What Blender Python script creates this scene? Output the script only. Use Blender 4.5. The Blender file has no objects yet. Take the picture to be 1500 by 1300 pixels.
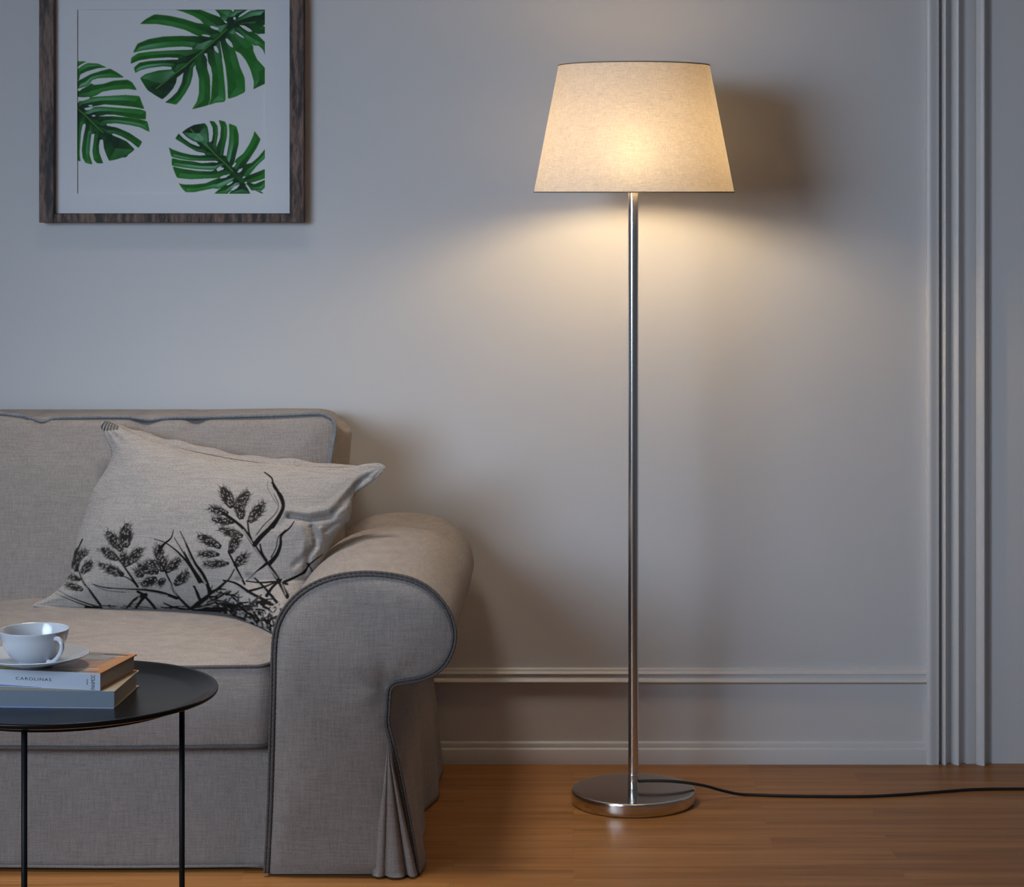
import bpy, bmesh, math, random
import numpy as np
from mathutils import Vector
from mathutils.geometry import delaunay_2d_cdt

random.seed(7)
rng = np.random.default_rng(7)
PI = math.pi
SC = bpy.context.scene
COL = SC.collection

# ------------------------------------------------------------------ camera
CAM_H, FOC, CX, CY = 1.28, 3350.0, 840.0, 282.0
cam_data = bpy.data.cameras.new('camera')
cam = bpy.data.objects.new('camera', cam_data)
COL.objects.link(cam)
cam.location = (0, 0, CAM_H)
cam.rotation_euler = (PI / 2, 0, 0)
cam_data.sensor_fit = 'HORIZONTAL'
cam_data.sensor_width = 36
cam_data.lens = FOC / 1500 * 36
cam_data.shift_x = -(CX - 750) / 1500
cam_data.shift_y = -(650 - CY) / 1500
cam_data.clip_start = 0.05
SC.camera = cam

# ------------------------------------------------------------------ light, exposure
SC.view_settings.view_transform = 'Standard'
SC.view_settings.look = 'None'
SC.view_settings.exposure = 0.0
SC.view_settings.gamma = 1
SC.view_settings.use_curve_mapping = False
world = bpy.data.worlds.new('world')
SC.world = world
world.use_nodes = True
bg = world.node_tree.nodes['Background']
bg.inputs[0].default_value = (0.72, 0.75, 0.86, 1)
bg.inputs[1].default_value = 0.095

YB0 = 5.135                    # back wall
WL = -3.8                     # left wall
sun_win = bpy.data.lights.new('window_daylight', 'AREA')
sun_win.shape = 'RECTANGLE'
sun_win.size, sun_win.size_y = 2.0, 1.3
sun_win.spread = math.radians(60)
sun_win.energy = 16.0
sun_win.color = (0.62, 0.79, 1.0)
sw = bpy.data.objects.new('window_daylight', sun_win)
COL.objects.link(sw)
sw.location = (WL + 1.10, 0.80, 1.75)
sw.rotation_euler = (Vector((-0.05, YB0, 0.68)) - sw.location).to_track_quat('-Z', 'Z').to_euler()

# added overhead light without a fixture, out of frame, brightens seat and arm tops
fill_l = bpy.data.lights.new('overhead_fill_light', 'AREA')
fill_l.shape = 'DISK'
fill_l.size = 0.55
fill_l.energy = 6.2
fill_l.spread = math.radians(72)
fill_l.color = (1.0, 0.92, 0.85)
co = bpy.data.objects.new('overhead_fill_light', fill_l)
COL.objects.link(co)
co.location = (-0.80, 4.18, 2.52)

BULB_STRENGTH = 140.0

# ------------------------------------------------------------------ helpers
def P(px, py, z):
    """a point of the room at distance z from the camera plane"""
    return ((px - CX) * z / FOC, z, CAM_H - (py - CY) * z / FOC)

def mesh_obj(name, verts, faces, mat, parent=None, smooth=True, base=None):
    """one mesh object from world-space vertices"""
    v = np.asarray(verts, dtype=float)
    if parent is not None:
        org = np.array(parent.get('_w', (0, 0, 0)), dtype=float)
    elif base is not None:
        org = np.array(base, dtype=float)
    else:
        lo, hi = v.min(0), v.max(0)
        org = np.array([(lo[0] + hi[0]) / 2, (lo[1] + hi[1]) / 2, lo[2]])
    me = bpy.data.meshes.new(name)
    me.from_pydata((v - org).tolist(), [], faces)
    me.update()
    if smooth:
        me.polygons.foreach_set('use_smooth', [True] * len(me.polygons))
    if mat is not None:
        me.materials.append(mat)
    o = bpy.data.objects.new(name, me)
    COL.objects.link(o)
    if parent is not None:
        o.parent = parent
        o['_w'] = [float(c) for c in org]
    else:
        o.location = org
        o['_w'] = [float(c) for c in org]
    return o

def thing(name, loc, label, cat, group=None):
    o = bpy.data.objects.new(name, None)
    o.empty_display_size = 0.1
    COL.objects.link(o)
    o.location = loc
    o['_w'] = [float(c) for c in loc]
    o['label'] = label
    o['category'] = cat
    if group:
        o['group'] = group
    return o

def tag(o, label, cat, group=None):
    o['label'] = label
    o['category'] = cat
    if group:
        o['group'] = group

def structure(o):
    o['kind'] = 'structure'
    return o

class MB:
    """collects geometry for one mesh"""
    def __init__(s):
        s.v, s.f = [], []
    def add(s, v, f):
        n = len(s.v)
        s.v += [tuple(map(float, p)) for p in v]
        s.f += [tuple(i + n for i in q) for q in f]
        return s
    def box(s, x0, x1, y0, y1, z0, z1):
        v = [(x, y, z) for x in (x0, x1) for y in (y0, y1) for z in (z0, z1)]
        f = [(0, 1, 3, 2), (4, 6, 7, 5), (0, 4, 5, 1), (2, 3, 7, 6), (0, 2, 6, 4), (1, 5, 7, 3)]
        return s.add(v, f)
    def tube(s, pts, r, n=10, closed=False, caps=True):
        pts = [Vector(p) for p in pts]
        m = len(pts)
        rad = r if hasattr(r, '__len__') else [r] * m
        v, f = [], []
        nrm = None
        for i, p in enumerate(pts):
            if closed:
                t = (pts[(i + 1) % m] - pts[i - 1]).normalized()
            else:
                t = (pts[min(i + 1, m - 1)] - pts[max(i - 1, 0)]).normalized()
            if nrm is None:
                nrm = t.orthogonal().normalized()
            nrm = (nrm - t * nrm.dot(t))
            nrm = nrm.normalized() if nrm.length > 1e-9 else t.orthogonal().normalized()
            b = t.cross(nrm)
            for k in range(n):
                a = 2 * PI * k / n
                v.append(p + (nrm * math.cos(a) + b * math.sin(a)) * rad[i])
        for i in range(m if closed else m - 1):
            j = (i + 1) % m
            for k in range(n):
                l = (k + 1) % n
                f.append((i * n + k, i * n + l, j * n + l, j * n + k))
        if caps and not closed:
            f.append(tuple(range(n - 1, -1, -1)))
            f.append(tuple((m - 1) * n + k for k in range(n)))
        return s.add(v, f)
    def lathe(s, prof, c, n=64):
        """prof: (radius, height) from the axis bottom to the axis top"""
        v, f = [], []
        m = len(prof)
        for r, z in prof:
            for k in range(n):
                a = 2 * PI * k / n
                v.append((c[0] + r * math.cos(a), c[1] + r * math.sin(a), c[2] + z))
        for i in range(m - 1):
            for k in range(n):
                l = (k + 1) % n
                f.append((i * n + k, i * n + l, (i + 1) * n + l, (i + 1) * n + k))
        return s.add(v, f)
    def build(s, name, mat, parent=None, smooth=True, base=None):
        return mesh_obj(name, s.v, s.f, mat, parent, smooth, base)

def bevel(o, w, seg=2, angle=30):
    m = o.modifiers.new('bevel', 'BEVEL')
    m.width, m.segments = w, seg
    m.limit_method, m.angle_limit = 'ANGLE', math.radians(angle)
    return o

def sharp(o, deg=35):
    """smooth shading that keeps hard edges"""
    bm = bmesh.new(); bm.from_mesh(o.data)
    for e in bm.edges:
        if len(e.link_faces) == 2 and e.calc_face_angle(0) > math.radians(deg):
            e.smooth = False
    bm.to_mesh(o.data); bm.free()
    return o

def spline(pts, n=6, closed=False):
    """Catmull-Rom through 2D/3D points"""
    p = np.asarray(pts, float)
    m = len(p)
    out = []
    for i in range(m if closed else m - 1):
        if closed:
            a, b, c, d = p[(i - 1) % m], p[i], p[(i + 1) % m], p[(i + 2) % m]
        else:
            a, b, c, d = p[max(i - 1, 0)], p[i], p[i + 1], p[min(i + 2, m - 1)]
        for k in range(n):
            t = k / n
            out.append(0.5 * (2 * b + (c - a) * t + (2 * a - 5 * b + 4 * c - d) * t * t + (3 * b - a - 3 * c + d) * t ** 3))
    if not closed:
        out.append(p[-1])
    return np.array(out)

def resample(p, n, closed=True):
    p = np.asarray(p, float)
    if closed:
        p = np.vstack([p, p[:1]])
    s = np.concatenate([[0], np.cumsum(np.linalg.norm(np.diff(p, axis=0), axis=1))])
    t = np.linspace(0, s[-1], n, endpoint=not closed)
    return np.stack([np.interp(t, s, p[:, k]) for k in range(p.shape[1])], 1)

# ------------------------------------------------------------------ materials
def mat_new(name):
    m = bpy.data.materials.new(name)
    m.use_nodes = True
    nt = m.node_tree
    return m, nt, nt.nodes['Principled BSDF']

def N(nt, typ, **kw):
    n = nt.nodes.new(typ)
    for k, v in kw.items():
        setattr(n, k, v)
    return n

def plain(name, col, rough=0.5, metal=0.0, bump=0.0, bscale=200, coat=0.0, spec=0.5, var=0.0):
    m, nt, b = mat_new(name)
    b.inputs['Base Color'].default_value = (*col, 1)
    b.inputs['Roughness'].default_value = rough
    b.inputs['Metallic'].default_value = metal
    b.inputs['Coat Weight'].default_value = coat
    b.inputs['Specular IOR Level'].default_value = spec
    tc = N(nt, 'ShaderNodeTexCoord')
    no = N(nt, 'ShaderNodeTexNoise')
    no.inputs['Scale'].default_value = bscale
    no.inputs['Detail'].default_value = 4
    nt.links.new(tc.outputs['Object'], no.inputs['Vector'])
    if bump:
        bu = N(nt, 'ShaderNodeBump')
        bu.inputs['Strength'].default_value = bump
        bu.inputs['Distance'].default_value = 0.002
        nt.links.new(no.outputs['Fac'], bu.inputs['Height'])
        nt.links.new(bu.outputs['Normal'], b.inputs['Normal'])
    if var:
        r = N(nt, 'ShaderNodeMapRange')
        r.inputs['To Min'].default_value = 1 - var
        r.inputs['To Max'].default_value = 1 + var
        nt.links.new(no.outputs['Fac'], r.inputs['Value'])
        mx = N(nt, 'ShaderNodeVectorMath', operation='SCALE')
        mx.inputs[0].default_value = col
        nt.links.new(r.outputs['Result'], mx.inputs['Scale'])
        nt.links.new(mx.outputs['Vector'], b.inputs['Base Color'])
    return m

def mapped_noise(nt, vec, scale3, scale=1.0, detail=3, rough=0.55):
    mp = N(nt, 'ShaderNodeMapping')
    mp.inputs['Scale'].default_value = scale3
    nt.links.new(vec, mp.inputs['Vector'])
    no = N(nt, 'ShaderNodeTexNoise')
    no.inputs['Scale'].default_value = scale
    no.inputs['Detail'].default_value = detail
    no.inputs['Roughness'].default_value = rough
    nt.links.new(mp.outputs['Vector'], no.inputs['Vector'])
    return no.outputs['Fac']

def math_node(nt, op, a, b):
    n = N(nt, 'ShaderNodeMath', operation=op)
    for i, x in enumerate((a, b)):
        if isinstance(x, (int, float)):
            n.inputs[i].default_value = x
        else:
            nt.links.new(x, n.inputs[i])
    return n.outputs[0]

def linen(name, col, contrast=0.35, twill=0.5, twist=(1, 0.35, -1), attr=None, ink=(0.008, 0.006, 0.005), bump=0.5):
    """woven fabric: slub threads in two directions and a fine twill"""
    m, nt, b = mat_new(name)
    b.inputs['Roughness'].default_value = 0.92
    b.inputs['Specular IOR Level'].default_value = 0.15
    b.inputs['Sheen Weight'].default_value = 0.03
    b.inputs['Sheen Roughness'].default_value = 0.5
    vec = N(nt, 'ShaderNodeTexCoord').outputs['Object']
    warp = mapped_noise(nt, vec, (26, 26, 420), 1.0, 2)
    weft = mapped_noise(nt, vec, (420, 260, 26), 1.0, 2)
    big = mapped_noise(nt, vec, (1, 1, 1), 7.0, 3)
    grain = mapped_noise(nt, vec, (1, 1, 1), 420.0, 2)
    dot = N(nt, 'ShaderNodeVectorMath', operation='DOT_PRODUCT')
    dot.inputs[1].default_value = twist
    nt.links.new(vec, dot.inputs[0])
    wob = math_node(nt, 'MULTIPLY', warp, 1.4)
    ph = math_node(nt, 'ADD', math_node(nt, 'MULTIPLY', dot.outputs['Value'], 2 * PI / 0.0046), wob)
    tw = math_node(nt, 'MULTIPLY', math_node(nt, 'SINE', ph, 0), 0.5 * twill)
    s = math_node(nt, 'ADD', math_node(nt, 'ADD', warp, weft), grain)
    s = math_node(nt, 'ADD', s, tw)
    fac = math_node(nt, 'SUBTRACT', s, 1.5)
    k = math_node(nt, 'ADD', math_node(nt, 'MULTIPLY', fac, contrast * 1.6), 1.0)
    k = math_node(nt, 'ADD', k, math_node(nt, 'MULTIPLY', math_node(nt, 'SUBTRACT', big, 0.5), 0.18))
    sc = N(nt, 'ShaderNodeVectorMath', operation='SCALE')
    sc.inputs[0].default_value = col
    nt.links.new(k, sc.inputs['Scale'])
    out = sc.outputs['Vector']
    if attr:
        at = N(nt, 'ShaderNodeAttribute', attribute_name=attr)
        mx = N(nt, 'ShaderNodeMix', data_type='RGBA')
        nt.links.new(at.outputs['Fac'], mx.inputs['Factor'])
        nt.links.new(out, mx.inputs['A'])
        mx.inputs['B'].default_value = (*ink, 1)
        out = mx.outputs['Result']
    nt.links.new(out, b.inputs['Base Color'])
    bu = N(nt, 'ShaderNodeBump')
    bu.inputs['Strength'].default_value = bump
    bu.inputs['Distance'].default_value = 0.0012
    nt.links.new(s, bu.inputs['Height'])
    nt.links.new(bu.outputs['Normal'], b.inputs['Normal'])
    return m

def floor_mat():
    m, nt, b = mat_new('oak_strip_floor')
    vec = N(nt, 'ShaderNodeTexCoord').outputs['Object']
    br = N(nt, 'ShaderNodeTexBrick')
    br.offset = 0.37
    br.offset_frequency = 2
    br.inputs['Scale'].default_value = 1.0
    br.inputs['Brick Width'].default_value = 0.62
    br.inputs['Row Height'].default_value = 0.072
    br.inputs['Mortar Size'].default_value = 0.0006
    br.inputs['Mortar Smooth'].default_value = 0.1
    br.inputs['Bias'].default_value = 0.0
    br.inputs['Color1'].default_value = (0.0, 0.0, 0.0, 1)
    br.inputs['Color2'].default_value = (1.0, 1.0, 1.0, 1)
    br.inputs['Mortar'].default_value = (0.5, 0.5, 0.5, 1)
    nt.links.new(vec, br.inputs['Vector'])
    sep = N(nt, 'ShaderNodeSeparateColor')
    nt.links.new(br.outputs['Color'], sep.inputs['Color'])
    tone = sep.outputs[0]
    # grain, shifted from strip to strip
    cmb = N(nt, 'ShaderNodeCombineXYZ')
    nt.links.new(math_node(nt, 'MULTIPLY', tone, 13.0), cmb.inputs[0])
    nt.links.new(math_node(nt, 'MULTIPLY', tone, 3.0), cmb.inputs[2])
    ad = N(nt, 'ShaderNodeVectorMath', operation='ADD')
    nt.links.new(vec, ad.inputs[0]); nt.links.new(cmb.outputs[0], ad.inputs[1])
    v2 = ad.outputs['Vector']
    g1 = mapped_noise(nt, v2, (1.3, 38, 1), 1.0, 5, 0.65)
    g2 = mapped_noise(nt, v2, (4, 150, 1), 1.0, 4, 0.7)
    g3 = mapped_noise(nt, v2, (0.8, 9, 1), 1.0, 2)
    f = math_node(nt, 'ADD', math_node(nt, 'MULTIPLY', g1, 0.70), math_node(nt, 'MULTIPLY', g2, 0.38))
    f = math_node(nt, 'ADD', f, math_node(nt, 'MULTIPLY', g3, 0.10))
    f = math_node(nt, 'ADD', f, math_node(nt, 'MULTIPLY', tone, 0.07))
    ramp = N(nt, 'ShaderNodeValToRGB')
    e = ramp.color_ramp.elements
    e[0].position, e[0].color = 0.38, (0.135, 0.049, 0.011, 1)
    e[1].position, e[1].color = 0.78, (0.455, 0.218, 0.074, 1)
    mid = ramp.color_ramp.elements.new(0.56)
    mid.color = (0.305, 0.128, 0.034, 1)
    nt.links.new(f, ramp.inputs['Fac'])
    mx = N(nt, 'ShaderNodeMix', data_type='RGBA')
    nt.links.new(math_node(nt, 'MULTIPLY', br.outputs['Fac'], 0.25), mx.inputs['Factor'])
    nt.links.new(ramp.outputs['Color'], mx.inputs['A'])
    mx.inputs['B'].default_value = (0.06, 0.025, 0.01, 1)
    nt.links.new(mx.outputs['Result'], b.inputs['Base Color'])
    rr = math_node(nt, 'ADD', math_node(nt, 'MULTIPLY', g2, 0.15), 0.30)
    nt.links.new(rr, b.inputs['Roughness'])
    b.inputs['Specular IOR Level'].default_value = 0.22
    bu = N(nt, 'ShaderNodeBump')
    bu.inputs['Strength'].default_value = 0.12
    bu.inputs['Distance'].default_value = 0.001
    nt.links.new(g2, bu.inputs['Height'])
    nt.links.new(bu.outputs['Normal'], b.inputs['Normal'])
    return m

def walnut_mat():
    m, nt, b = mat_new('dark_ribbed_walnut')
    vec = N(nt, 'ShaderNodeTexCoord').outputs['Object']
    a = mapped_noise(nt, vec, (100, 60, 18), 1.0, 4, 0.7)
    c = mapped_noise(nt, vec, (60, 20, 4), 1.0, 3)
    f = math_node(nt, 'ADD', math_node(nt, 'MULTIPLY', a, 0.65), math_node(nt, 'MULTIPLY', c, 0.4))
    ramp = N(nt, 'ShaderNodeValToRGB')
    e = ramp.color_ramp.elements
    e[0].position, e[0].color = 0.45, (0.012, 0.006, 0.005, 1)
    e[1].position, e[1].color = 0.61, (0.17, 0.098, 0.072, 1)
    mid = e.new(0.52); mid.color = (0.075, 0.040, 0.028, 1)
    nt.links.new(f, ramp.inputs['Fac'])
    nt.links.new(ramp.outputs['Color'], b.inputs['Base Color'])
    b.inputs['Roughness'].default_value = 0.6
    bu = N(nt, 'ShaderNodeBump')
    bu.inputs['Strength'].default_value = 0.5
    bu.inputs['Distance'].default_value = 0.002
    nt.links.new(f, bu.inputs['Height'])
    nt.links.new(bu.outputs['Normal'], b.inputs['Normal'])
    return m

def attr_mat(name, attr, rough=0.6, spec=0.3):
    m, nt, b = mat_new(name)
    at = N(nt, 'ShaderNodeAttribute', attribute_name=attr)
    nt.links.new(at.outputs['Color'], b.inputs['Base Color'])
    b.inputs['Roughness'].default_value = rough
    b.inputs['Specular IOR Level'].default_value = spec
    return m

def shade_mat():
    """thin linen: some light is scattered back, some comes through, softly forward"""
    m = bpy.data.materials.new('lampshade_linen')
    m.use_nodes = True
    nt = m.node_tree
    for n in list(nt.nodes):
        nt.nodes.remove(n)
    out = N(nt, 'ShaderNodeOutputMaterial')
    vec = N(nt, 'ShaderNodeTexCoord').outputs['Object']
    warp = mapped_noise(nt, vec, (60, 60, 700), 1.0, 3)
    weft = mapped_noise(nt, vec, (600, 600, 45), 1.0, 3)
    blot = mapped_noise(nt, vec, (1, 1, 1), 60.0, 4)
    s = math_node(nt, 'ADD', math_node(nt, 'ADD', warp, weft), math_node(nt, 'MULTIPLY', blot, 0.35))
    k = math_node(nt, 'ADD', math_node(nt, 'MULTIPLY', math_node(nt, 'SUBTRACT', s, 1.18), 0.5), 1.0)
    def tint(c):
        v = N(nt, 'ShaderNodeVectorMath', operation='SCALE')
        v.inputs[0].default_value = c
        nt.links.new(k, v.inputs['Scale'])
        return v.outputs['Vector']
    dif = N(nt, 'ShaderNodeBsdfDiffuse')
    nt.links.new(tint((0.74, 0.66, 0.58)), dif.inputs['Color'])
    tr = N(nt, 'ShaderNodeBsdfTranslucent')
    nt.links.new(tint((0.80, 0.69, 0.57)), tr.inputs['Color'])
    rf = N(nt, 'ShaderNodeBsdfRefraction')
    rf.inputs['IOR'].default_value = 1.45
    rf.inputs['Roughness'].default_value = 1.0
    nt.links.new(tint((0.95, 0.90, 0.80)), rf.inputs['Color'])
    m1 = N(nt, 'ShaderNodeMixShader'); m1.inputs[0].default_value = 0.125
    nt.links.new(dif.outputs[0], m1.inputs[1]); nt.links.new(tr.outputs[0], m1.inputs[2])
    m2 = N(nt, 'ShaderNodeMixShader'); m2.inputs[0].default_value = 0.009
    nt.links.new(m1.outputs[0], m2.inputs[1]); nt.links.new(rf.outputs[0], m2.inputs[2])
    nt.links.new(m2.outputs[0], out.inputs['Surface'])
    return m

M = {}
M['wall'] = plain('matt_grey_wall_paint', (0.60, 0.595, 0.60), 0.85, bump=0.05, bscale=300, spec=0.2)
M['ceil'] = plain('white_ceiling_paint', (0.75, 0.74, 0.72), 0.9)
M['trim'] = plain('satin_grey_trim_paint', (0.66, 0.645, 0.64), 0.38, bump=0.02, bscale=80, spec=0.4)
M['floor'] = floor_mat()
M['walnut'] = walnut_mat()
M['mat'] = plain('mat_board', (0.67, 0.675, 0.70), 0.9, bump=0.05, bscale=500)
M['print'] = attr_mat('leaf_print', 'Print', 0.7)
M['linen'] = linen('grey_beige_linen', (0.270, 0.238, 0.218), 0.30, 0.12, bump=0.3)
M['linen_front'] = linen('grey_beige_linen_front', (0.268, 0.238, 0.219), 0.34, 0.35, bump=0.4)
M['pipe'] = linen('grey_piping', (0.105, 0.096, 0.094), 0.4, 0.6, (1, 1, 1))
M['pipe_pale'] = linen('pale_piping', (0.20, 0.202, 0.21), 0.4, 0.6, (1, 1, 1))
M['throw'] = linen('printed_linen', (0.320, 0.290, 0.268), 0.32, 0.16, (0.4, 0, 1), attr='Print')
M['throw_plain'] = linen('throw_linen', (0.315, 0.282, 0.258), 0.32, 0.12, (0.4, 0, 1))
M['seam'] = plain('brown_seam_shade', (0.075, 0.05, 0.036), 0.9)  # dark colour stands in for the shade beside the flange
M['steel'] = plain('brushed_nickel', (0.72, 0.70, 0.68), 0.22, 1.0)
M['steel_base'] = plain('satin_nickel', (0.64, 0.58, 0.52), 0.16, 1.0)
M['black'] = plain('black_powder_coat', (0.007, 0.007, 0.008), 0.5, bump=0.05, bscale=900, spec=0.25)
M['tray'] = plain('black_tray_enamel', (0.0075, 0.0075, 0.0085), 0.30, bump=0.05, bscale=900, spec=0.17)
M['cord'] = plain('black_rubber_cord', (0.008, 0.008, 0.009), 0.5)
M['china'] = plain('white_porcelain', (0.60, 0.62, 0.66), 0.14, coat=0.4)
M['paper'] = plain('page_edges', (0.42, 0.36, 0.30), 0.9, bump=0.3, bscale=900, var=0.2)
M['spine_white'] = plain('white_book_spine', (0.44, 0.47, 0.54), 0.45)
M['spine_grey'] = plain('grey_blue_book_spine', (0.16, 0.185, 0.225), 0.5)
M['cover_orange'] = plain('orange_cover_edge', (0.42, 0.16, 0.04), 0.5)
M['cover_cream'] = plain('cream_cover', (0.50, 0.42, 0.30), 0.6)
M['ink'] = plain('dark_grey_ink', (0.03, 0.03, 0.035), 0.6)
M['blue'] = plain('blue_print_line', (0.02, 0.06, 0.32), 0.5)
M['blue_light'] = plain('light_blue_print_line', (0.10, 0.20, 0.48), 0.5)
M['cover'] = attr_mat('photo_cover', 'Print', 0.3, 0.5)
M['shade'] = shade_mat()
M['shade_edge'] = plain('shade_edge_binding', (0.30, 0.23, 0.17), 0.8)
M['socket'] = plain('white_lamp_holder', (0.7, 0.68, 0.64), 0.4)
m, nt, b = mat_new('glowing_bulb')
b.inputs['Base Color'].default_value = (0.9, 0.85, 0.75, 1)
b.inputs['Emission Color'].default_value = (1.0, 0.73, 0.38, 1)
b.inputs['Emission Strength'].default_value = BULB_STRENGTH
M['bulb'] = m
m, nt, b = mat_new('window_glass')
b.inputs['Transmission Weight'].default_value = 1.0
b.inputs['Roughness'].default_value = 0.0
b.inputs['IOR'].default_value = 1.45
M['glass'] = m

# ------------------------------------------------------------------ rasteriser for printed patterns
class Raster:
    def __init__(s, x0, y0, x1, y1, res, ch=1):
        s.x0, s.y0, s.res = x0, y0, res
        s.w, s.h = int((x1 - x0) * res) + 1, int((y1 - y0) * res) + 1
        s.a = np.zeros((s.h, s.w, ch))
    def _grid(s, pts, pad):
        p = np.asarray(pts, float)
        i0 = max(0, int((p[:, 0].min() - pad - s.x0) * s.res)); i1 = min(s.w, int((p[:, 0].max() + pad - s.x0) * s.res) + 2)
        j0 = max(0, int((p[:, 1].min() - pad - s.y0) * s.res)); j1 = min(s.h, int((p[:, 1].max() + pad - s.y0) * s.res) + 2)
        if i1 <= i0 or j1 <= j0:
            return None
        X = s.x0 + np.arange(i0, i1) / s.res
        Y = s.y0 + np.arange(j0, j1) / s.res
        XX, YY = np.meshgrid(X, Y)
        return (slice(j0, j1), slice(i0, i1)), XX, YY
    def poly_mask(s, pts):
        g = s._grid(pts, 1)
        if g is None:
            return None
        sl, X, Y = g
        p = np.asarray(pts, float)
        inside = np.zeros(X.shape, bool)
        for (xa, ya), (xb, yb) in zip(p, np.roll(p, -1, 0)):
            if ya == yb:
                continue
            c = (ya > Y) != (yb > Y)
            inside ^= c & (X < (xb - xa) * (Y - ya) / (yb - ya) + xa)
        return sl, X, Y, inside
    def stroke(s, pts, w0, w1=None, val=1.0, soft=0.35):
        """a tapering brush stroke (widths are full widths)"""
        w1 = w0 if w1 is None else w1
        g = s._grid(pts, max(w0, w1) + 1)
        if g is None:
            return
        sl, X, Y = g
        p = np.asarray(pts, float)
        L = np.concatenate([[0], np.cumsum(np.linalg.norm(np.diff(p, axis=0), axis=1))])
        best = np.zeros(X.shape)
        for k in range(len(p) - 1):
            a, b = p[k], p[k + 1]
            d = b - a
            q = max(float(d @ d), 1e-9)
            t = np.clip(((X - a[0]) * d[0] + (Y - a[1]) * d[1]) / q, 0, 1)
            dist = np.hypot(X - a[0] - t * d[0], Y - a[1] - t * d[1])
            u = (L[k] + t * math.sqrt(q)) / L[-1]
            r = 0.5 * (w0 + (w1 - w0) * u)
            best = np.maximum(best, np.clip((r - dist) / soft + 0.5, 0, 1))
        c = s.a[sl][..., 0]
        s.a[sl][..., 0] = c * (1 - best) + val * best
    def sample(s, x, y):
        fx = np.clip((np.asarray(x) - s.x0) * s.res, 0, s.w - 1.001)
        fy = np.clip((np.asarray(y) - s.y0) * s.res, 0, s.h - 1.001)
        i, j = fx.astype(int), fy.astype(int)
        u, v = (fx - i)[..., None], (fy - j)[..., None]
        A = s.a
        return (A[j, i] * (1 - u) + A[j, i + 1] * u) * (1 - v) + (A[j + 1, i] * (1 - u) + A[j + 1, i + 1] * u) * v
    def blur(s):
        A = np.pad(s.a, ((1, 1), (1, 1), (0, 0)), mode='edge')
        s.a = (A[:-2, 1:-1] + A[2:, 1:-1] + A[1:-1, :-2] + A[1:-1, 2:] + 2 * A[1:-1, 1:-1]) / 6

def color_attr(o, cols, name='Print'):
    c = np.asarray(cols, float)
    if c.ndim == 1:
        c = np.repeat(c[:, None], 3, 1)
    c = np.concatenate([c, np.ones((len(c), 1))], 1)
    at = o.data.color_attributes.new(name, 'FLOAT_COLOR', 'POINT')
    at.data.foreach_set('color', c.astype(np.float32).ravel())

def grid_faces(nx, ny):
    i, j = np.meshgrid(np.arange(nx - 1), np.arange(ny - 1))
    a = (j * nx + i).ravel()
    return np.stack([a, a + 1, a + nx + 1, a + nx], 1).tolist()

# ------------------------------------------------------------------ the room
YB, XR, ZC, YF = 5.135, 2.4, 2.62, -0.7
fl = MB().box(WL - 0.12, XR, YF, YB + 0.1, -0.06, 0.0).build('floor', M['floor'], smooth=False, base=(0, 0, 0))
structure(fl)
structure(MB().box(WL - 0.12, XR, YB, YB + 0.1, 0.0, ZC).build('wall_back', M['wall'], smooth=False))
structure(MB().box(WL - 0.12, XR, YF, YB + 0.1, ZC, ZC + 0.08).build('ceiling', M['ceil'], smooth=False))
wy0, wy1, wz0, wz1 = -0.30, 1.90, 1.07, 2.40
wl = MB()
wl.box(WL - 0.12, WL, YF, wy0, 0, ZC).box(WL - 0.12, WL, wy1, YB, 0, ZC)
wl.box(WL - 0.12, WL, wy0, wy1, 0, wz0).box(WL - 0.12, WL, wy0, wy1, wz1, ZC)
structure(wl.build('wall_left', M['wall'], smooth=False))
wf = MB()
wf.box(WL - 0.1, WL - 0.03, wy0, wy0 + 0.06, wz0, wz1).box(WL - 0.1, WL - 0.03, wy1 - 0.06, wy1, wz0, wz1)
wf.box(WL - 0.1, WL - 0.03, wy0 + 0.06, wy1 - 0.06, wz0, wz0 + 0.06).box(WL - 0.1, WL - 0.03, wy0 + 0.06, wy1 - 0.06, wz1 - 0.06, wz1)
win = structure(wf.build('window_1', M['trim'], smooth=False))
MB().box(WL - 0.07, WL - 0.064, wy0 + 0.06, wy1 - 0.06, wz0 + 0.06, wz1 - 0.06).build('pane', M['glass'], win, smooth=False)

def wx(px):
    return (px - CX) * (YB - 0.015) / FOC

# baseboard: profile (height, projection), run along the wall up to the casing
prof = [(0.0, 0.0), (0.0, 0.021), (0.0322, 0.021), (0.0332, 0.0205), (0.0362, 0.0150), (0.0455, 0.0150), (0.0463, 0.0145), (0.0492, 0.0085), (0.1812, 0.0085), (0.1816, 0.0195),
        (0.1830, 0.0228), (0.1850, 0.0238), (0.1875, 0.0225), (0.1905, 0.0180), (0.1925, 0.0150), (0.1992, 0.0150), (0.1998, 0.0172), (0.2020, 0.0180), (0.2035, 0.0170), (0.2065, 0.0110), (0.2105, 0.0100), (0.2125, 0.0)]
bb = MB()
x0, x1 = WL, wx(1357)
n = len(prof)
bb.add([(x, YB - d, z) for x in (x0, x1) for z, d in prof], [(i, i + 1, n + i + 1, n + i) for i in range(n - 1)] + [tuple(range(n)), tuple(range(2 * n - 1, n - 1, -1))])
structure(sharp(bb.build('baseboard_back', M['trim']), 40))

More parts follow.
